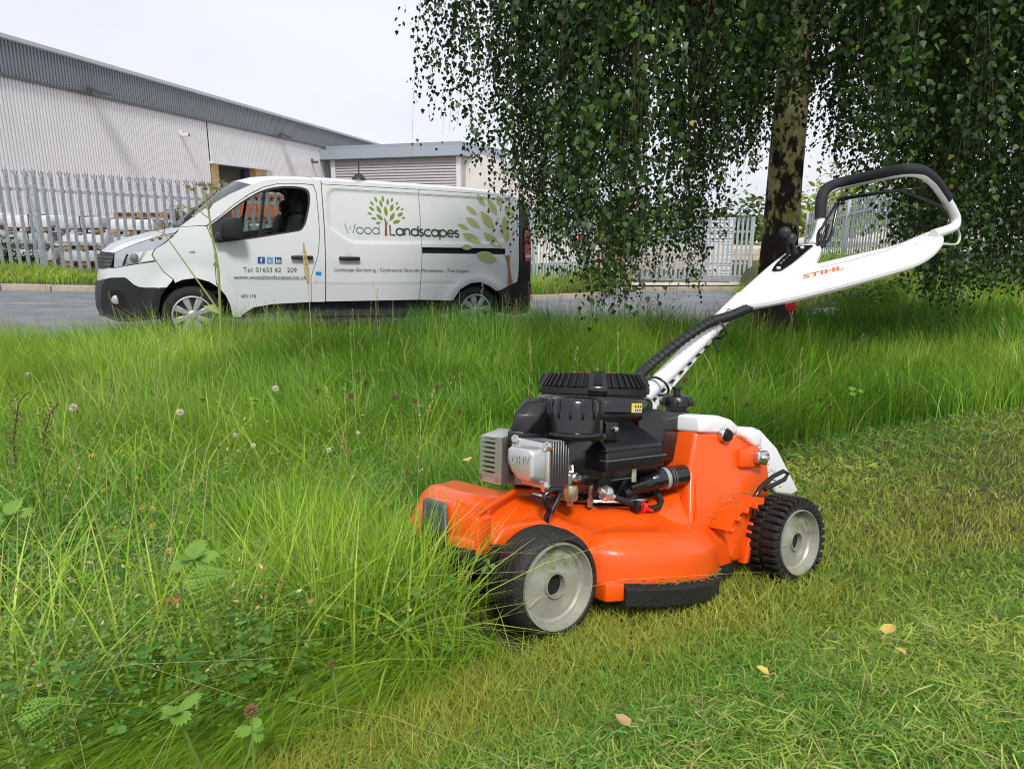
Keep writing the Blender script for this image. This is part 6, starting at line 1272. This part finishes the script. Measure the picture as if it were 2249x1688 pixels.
for q in range(9): obj('scrap', MB().hull([(random.gauss(0, .14) + random.uniform(-.06, .06), random.gauss(0, .08), random.uniform(0, .10)) for _ in range(7)], .006), wst if q % 3 else MATS['grey_wrap'], rb, 20)
TR = [(6.5, 44, 2.3, 'yellow green tree beyond the yard, left of the birch trunk'), (9.5, 50, 2.6, 'dark green tree beyond the yard behind the birch trunk'), (3.2, 56, 2.4, 'grey green tree far beyond the gate'), (13.5, 46, 2.6, 'bright green tree beyond the silver fence near the trunk'), (18.5, 42, 3.4, 'dark tree beyond the silver fence behind the handlebar'), (25., 45, 4.2, 'tall dark tree far beyond the fence at the right edge'), (-.5, 62, 2.3, 'dark green tree far behind the rear of the van')]
for k, (x, y, h_, lab) in enumerate(TR): bush('far_tree', lab, 'tree', (x, y, -1.6), (h_ * .95, h_ * .8, h_ * .75), 1400, .42, (.03, .08, .02) if k % 2 else (.12, .2, .03), (.12, .19, .05) if k % 2 else (.34, .42, .08), trunk=h_ * .35, group='trees beyond the yard')

# ================================================================== BIRCH
bx_, by_ = 2.05, 5.62; bz = float(zg(bx_, by_))
birch = thing('birch_tree', 'weeping birch with peeling pale trunk and hanging curtains of small dark leaves', 'tree', (bx_, by_, bz))
bark = bpy.data.materials.new('birch_bark'); bark.use_nodes = True; t = bark.node_tree; N = t.nodes; L = t.links; b = N['Principled BSDF']; b.inputs['Roughness'].default_value = .85
tcn = N.new('ShaderNodeTexCoord'); m1 = N.new('ShaderNodeMapping'); m1.inputs['Scale'].default_value = (7, 7, 4.2); L.new(tcn.outputs['Object'], m1.inputs[0])
n1 = N.new('ShaderNodeTexNoise'); n1.inputs['Scale'].default_value = 1.; n1.inputs['Detail'].default_value = 8; n1.inputs['Roughness'].default_value = .72; L.new(m1.outputs[0], n1.inputs['Vector'])
sx_ = N.new('ShaderNodeSeparateXYZ'); L.new(tcn.outputs['Object'], sx_.inputs[0]); mr = N.new('ShaderNodeMapRange'); mr.inputs[1].default_value = .25; mr.inputs[2].default_value = 1.15; mr.inputs[3].default_value = .24; mr.inputs[4].default_value = .0; L.new(sx_.outputs['Z'], mr.inputs[0])
ad = N.new('ShaderNodeMath'); ad.operation = 'ADD'; L.new(n1.outputs['Fac'], ad.inputs[0]); L.new(mr.outputs[0], ad.inputs[1])
rp = N.new('ShaderNodeValToRGB'); e_ = rp.color_ramp.elements; e_[0].position = .40; e_[0].color = (.70, .62, .43, 1); e_[1].position = .60; e_[1].color = (.022, .016, .012, 1); q = rp.color_ramp.elements.new(.51); q.color = (.58, .46, .26, 1); q = rp.color_ramp.elements.new(.545); q.color = (.035, .027, .018, 1); L.new(ad.outputs[0], rp.inputs[0])
n2 = N.new('ShaderNodeTexNoise'); n2.inputs['Scale'].default_value = 3.5; n2.inputs['Detail'].default_value = 4; L.new(tcn.outputs['Object'], n2.inputs['Vector']); mr2 = N.new('ShaderNodeMapRange'); mr2.inputs[1].default_value = .45; mr2.inputs[2].default_value = .65; L.new(n2.outputs['Fac'], mr2.inputs[0])
mxb = N.new('ShaderNodeMix'); mxb.data_type = 'RGBA'; mxb.blend_type = 'MULTIPLY'; mxb.inputs[7].default_value = (.62, .72, .36, 1); L.new(mr2.outputs[0], mxb.inputs[0]); L.new(rp.outputs[0], mxb.inputs[6]); L.new(mxb.outputs[2], b.inputs['Base Color'])
bp = N.new('ShaderNodeBump'); bp.inputs['Strength'].default_value = .9; bp.inputs['Distance'].default_value = .03; L.new(ad.outputs[0], bp.inputs['Height']); L.new(bp.outputs[0], b.inputs['Normal'])
zs = np.array([-.1, .02, .10, .2, .35, .55, .8, 1.1, 1.4, 1.8, 2.3, 3.0, 4.0, 5.2]); rs = np.array([.225, .205, .186, .168, .150, .140, .133, .129, .126, .121, .112, .095, .07, .04])
rings = []
zz = np.linspace(-.1, 5.2, 90)
for z in zz:
    r_ = np.interp(z, zs, rs); cx = .04 * math.sin(z * .7) - .012 * z; cy = .04 * math.sin(z * .9); ring = []
    for k in range(36):
        a = 6.28318 * k / 36; fl_ = 1 + (.16 * math.cos(5 * a + 1) + .07 * math.cos(9 * a)) * math.exp(-max(z, 0) / .22) + .05 * (float(vnoise(a * 2.2 + 9, z * 3.2, 1, 5)) - .5) + .045 * (float(vnoise(a * 5 + 9, z * 14, 1, 6)) - .5)
        ring.append((cx + r_ * fl_ * math.cos(a), cy + r_ * fl_ * math.sin(a), z))
    rings.append(ring)
obj('trunk', MB().loft(rings), bark, birch, 70)
twig = mat('twig', (.035, .022, .016), .8)
for k in range(13):
    z0 = 2.0 + .24 * k; a = 2.4 * k + .5; L_ = random.uniform(1.7, 2.6) * (1 - .03 * k); P = []
    for tt in np.linspace(0, 1, 7): P.append((.08 + math.cos(a) * L_ * tt, math.sin(a) * L_ * tt, z0 + 1.1 * tt - 1.15 * tt ** 2.6 + .04 * math.sin(9 * tt + k)))
    obj('limb', MB().tube(P, list(np.linspace(.042, .006, 7)), 8), twig, birch, 60)
# hanging strands, each carrying alternate leaves; the skirt hangs lower on some sides than on others
ENV_U = [840, 880, 910, 935, 960, 1010, 1040, 1100, 1140, 1180, 1240, 1290, 1340, 1390, 1440, 1490, 1530, 1560, 1600, 1640, 1680, 1760, 1800, 1850, 1930, 1975, 2060, 2130, 2180, 2249, 2400]
ENV_V = [70, 130, 230, 400, 300, 350, 430, 470, 580, 590, 660, 720, 730, 710, 690, 650, 690, 610, 500, 400, 330, 320, 390, 430, 480, 600, 690, 720, 690, 680, 680]
ns = 3100
nc = 380; ca_ = rng.random(nc) * 6.283; cr_ = 3.0 * np.sqrt(rng.random(nc)); ci = rng.integers(0, nc, ns)                  # strands hang in bunches below the side shoots
sx0 = bx_ + cr_[ci] * np.cos(ca_[ci]) + rng.normal(0, .07, ns); sy0 = by_ + cr_[ci] * np.sin(ca_[ci]) * .93 + rng.normal(0, .07, ns); ang = np.arctan2(sy0 - by_, sx0 - bx_); cl = rng.normal(0, 1, nc)
Ps = []; Ds = []; Ss = []; Lz = []; TW = MB(); ntw = 0
for k in range(ns):
    x, y = float(sx0[k]), float(sy0[k])
    if y < 3.3: continue
    d_ = y * CP; u = 1124.5 + 1580 * x / d_
    if u > 2420 or u < 820: continue
    v = float(np.interp(u, ENV_U, ENV_V)); behind = y > by_ + .3
    if behind and 1600 < u < 1850: v = min(v + 60, 470)
    v = v - (abs(float(cl[ci[k]])) * 125 + abs(random.gauss(0, 1)) * 40) * (.8 if u < 1150 else 1.); 
    if u < 1180 and random.random() > .22 + .78 * (u - 820) / 360: continue
    if 930 < u < 1140 and y > 6.5 and random.random() < .3: continue
    if 1780 < u < 1970 and v > 440 and random.random() < .6: v = 440 - random.random() * 90
    if 1530 < u < 1640 and v > 400 and random.random() < .55: v = 395 - random.random() * 80
    zb_t = .85 + d_ * ((469 - v) / 1580) * 1.03; top = max(zb_t + .5, .85 + d_ * 560 / 1580 + random.uniform(-.1, .3))
    L_ = top - zb_t; swx, swy = random.gauss(0, .07), random.gauss(0, .07); nst = max(5, int(L_ / .027)); ts = np.arange(nst) / nst
    # the strand arches out a little at its top and then hangs, waving slightly
    ph = random.uniform(0, 6); px = x + swx * ts ** 2 + .018 * np.sin(5 * ts + ph) - .12 * (1 - ts) ** 3 * math.cos(ang[k]); py = y + swy * ts ** 2 + .018 * np.cos(6 * ts + ph) - .12 * (1 - ts) ** 3 * math.sin(ang[k]); pz = top - L_ * ts
    keep = (rng.random(nst) < .93 - .25 * ts); a = rng.random(nst) * 6.283; ox = np.cos(a); oy = np.sin(a); pet = np.where(rng.random(nst) < .45, rng.uniform(.006, .02, nst), np.abs(rng.normal(.03, .045, nst)) * (1 - .85 * ts))
    P = np.c_[px + ox * pet, py + oy * pet, pz - .008 - pet * .5 + rng.normal(0, .012, nst)]; dn = unit(np.c_[ox * rng.uniform(.1, 1.3, nst), oy * rng.uniform(.1, 1.3, nst), -np.ones(nst)]); a2 = a + 1.57 + rng.normal(0, .7, nst); sdv = np.c_[np.cos(a2), np.sin(a2), rng.normal(0, .25, nst)]; sdv = unit(sdv - dn * np.sum(sdv * dn, 1)[:, None])
    Ps.append(P[keep]); Ds.append(dn[keep]); Ss.append(sdv[keep]); Lz.append((rng.uniform(.028, .047, nst) * np.clip(1.15 - .35 * ts, .6, 1.2))[keep])
    if (y < by_ + 1.0 or u < 1150) and random.random() < .28:
        sel = np.linspace(0, nst - 1, 6).astype(int); TW.tube([(px[i], py[i], pz[i]) for i in sel], [.0024, .002, .0017, .0014, .0011, .0008], 3, cap=False)
P = np.concatenate(Ps); dn = np.concatenate(Ds); sdv = np.concatenate(Ss); Lz = np.concatenate(Lz)
gapn = .6 * vnoise(P[:, 0] + .35 * P[:, 1], P[:, 2] * .8, 3.1, 91) + .4 * vnoise(P[:, 0] + .35 * P[:, 1], P[:, 2] * .8, 8.0, 92)
pu_ = to_px(P)[0]; rt_ = sstep(1500, 1900, pu_); kp_ = rng.random(len(P)) < np.clip(sstep(.31 - .22 * rt_, .52 - .24 * rt_, gapn), .10, 1); P, dn, sdv, Lz = P[kp_], dn[kp_], sdv[kp_], Lz[kp_]; n = len(P)
print('birch leaves', n)
lt = np.clip(rng.normal(.28, .25, n), 0, 1); cols = mixc(np.array([.016, .045, .008]), np.array([.075, .145, .022]), lt); yl = rng.random(n) < .004; cols[yl] = np.array([.42, .36, .04])
BL = [(0, 0, 0), (.42, .20, .06), (.27, .60, .02), (0, 1, -.04), (-.27, .60, .02), (-.42, .20, .06)]
u, v, dd = to_px(P); seen = (u > 0) & (u < 2249) & (v > 0) & (v < 1688); siz = np.where(seen, Lz / dd, 0); order = np.argsort(-siz)[:300]; mask = np.ones(n, bool); mask[order] = False
base = np.array([bx_, by_, bz])
leaf_cloud('leaves', P[mask] - base, Lz[mask], dn[mask], sdv[mask], cols[mask], BL, parent=birch)
lms = []
for c in ((.045, .10, .015), (.065, .135, .02), (.09, .175, .028)):
    lms.append(mesh_of(MB().add(BL, [(0, 1, 2, 3), (0, 3, 4, 5)]), 'leaf', mat('birch_leaf_%d' % len(lms), c, .45, spec=.35, trans=.22), 0, recalc=False))
for i in order:
    o = obj('leaf', lms[int(i) % 3], parent=birch); nn_ = np.cross(sdv[i], dn[i]); mm = Matrix(((sdv[i] * Lz[i]), (dn[i] * Lz[i]), (nn_ * Lz[i]))).transposed().to_4x4(); mm.translation = Vector(P[i] - base); o.matrix_local = mm
obj('twigs', TW.xform(Matrix.Translation((-bx_, -by_, -bz))), twig, birch, 0, kind='stuff', recalc=False)
# the upper crown out of the frame, which shades what hangs below it
n = 9000; a = rng.random(n) * 6.283; r_ = 2.9 * np.sqrt(rng.random(n)); P = np.c_[r_ * np.cos(a), r_ * np.sin(a), 3.1 + 3.2 * rng.random(n) * np.sqrt(np.clip(1 - (r_ / 3.0) ** 2, .05, 1))]; a = rng.random(n) * 6.283
dn = unit(np.c_[np.cos(a), np.sin(a), -rng.random(n) * 1.5]); sdv = unit(np.cross(np.tile([0, 0, 1.], (n, 1)) + rng.normal(0, .4, (n, 3)), dn)); leaf_cloud('upper_leaves', P, rng.uniform(.08, .16, n), dn, sdv, mixc(np.array([.035, .08, .012]), np.array([.09, .17, .03]), rng.random(n)), BL, parent=birch)

print('TRIS', sum(sum(len(p.vertices) - 2 for p in me.polygons) for me in bpy.data.meshes if me.users and len(me.polygons) < 2000) , sum(len(me.polygons) * 2 for me in bpy.data.meshes if me.users and len(me.polygons) >= 2000))
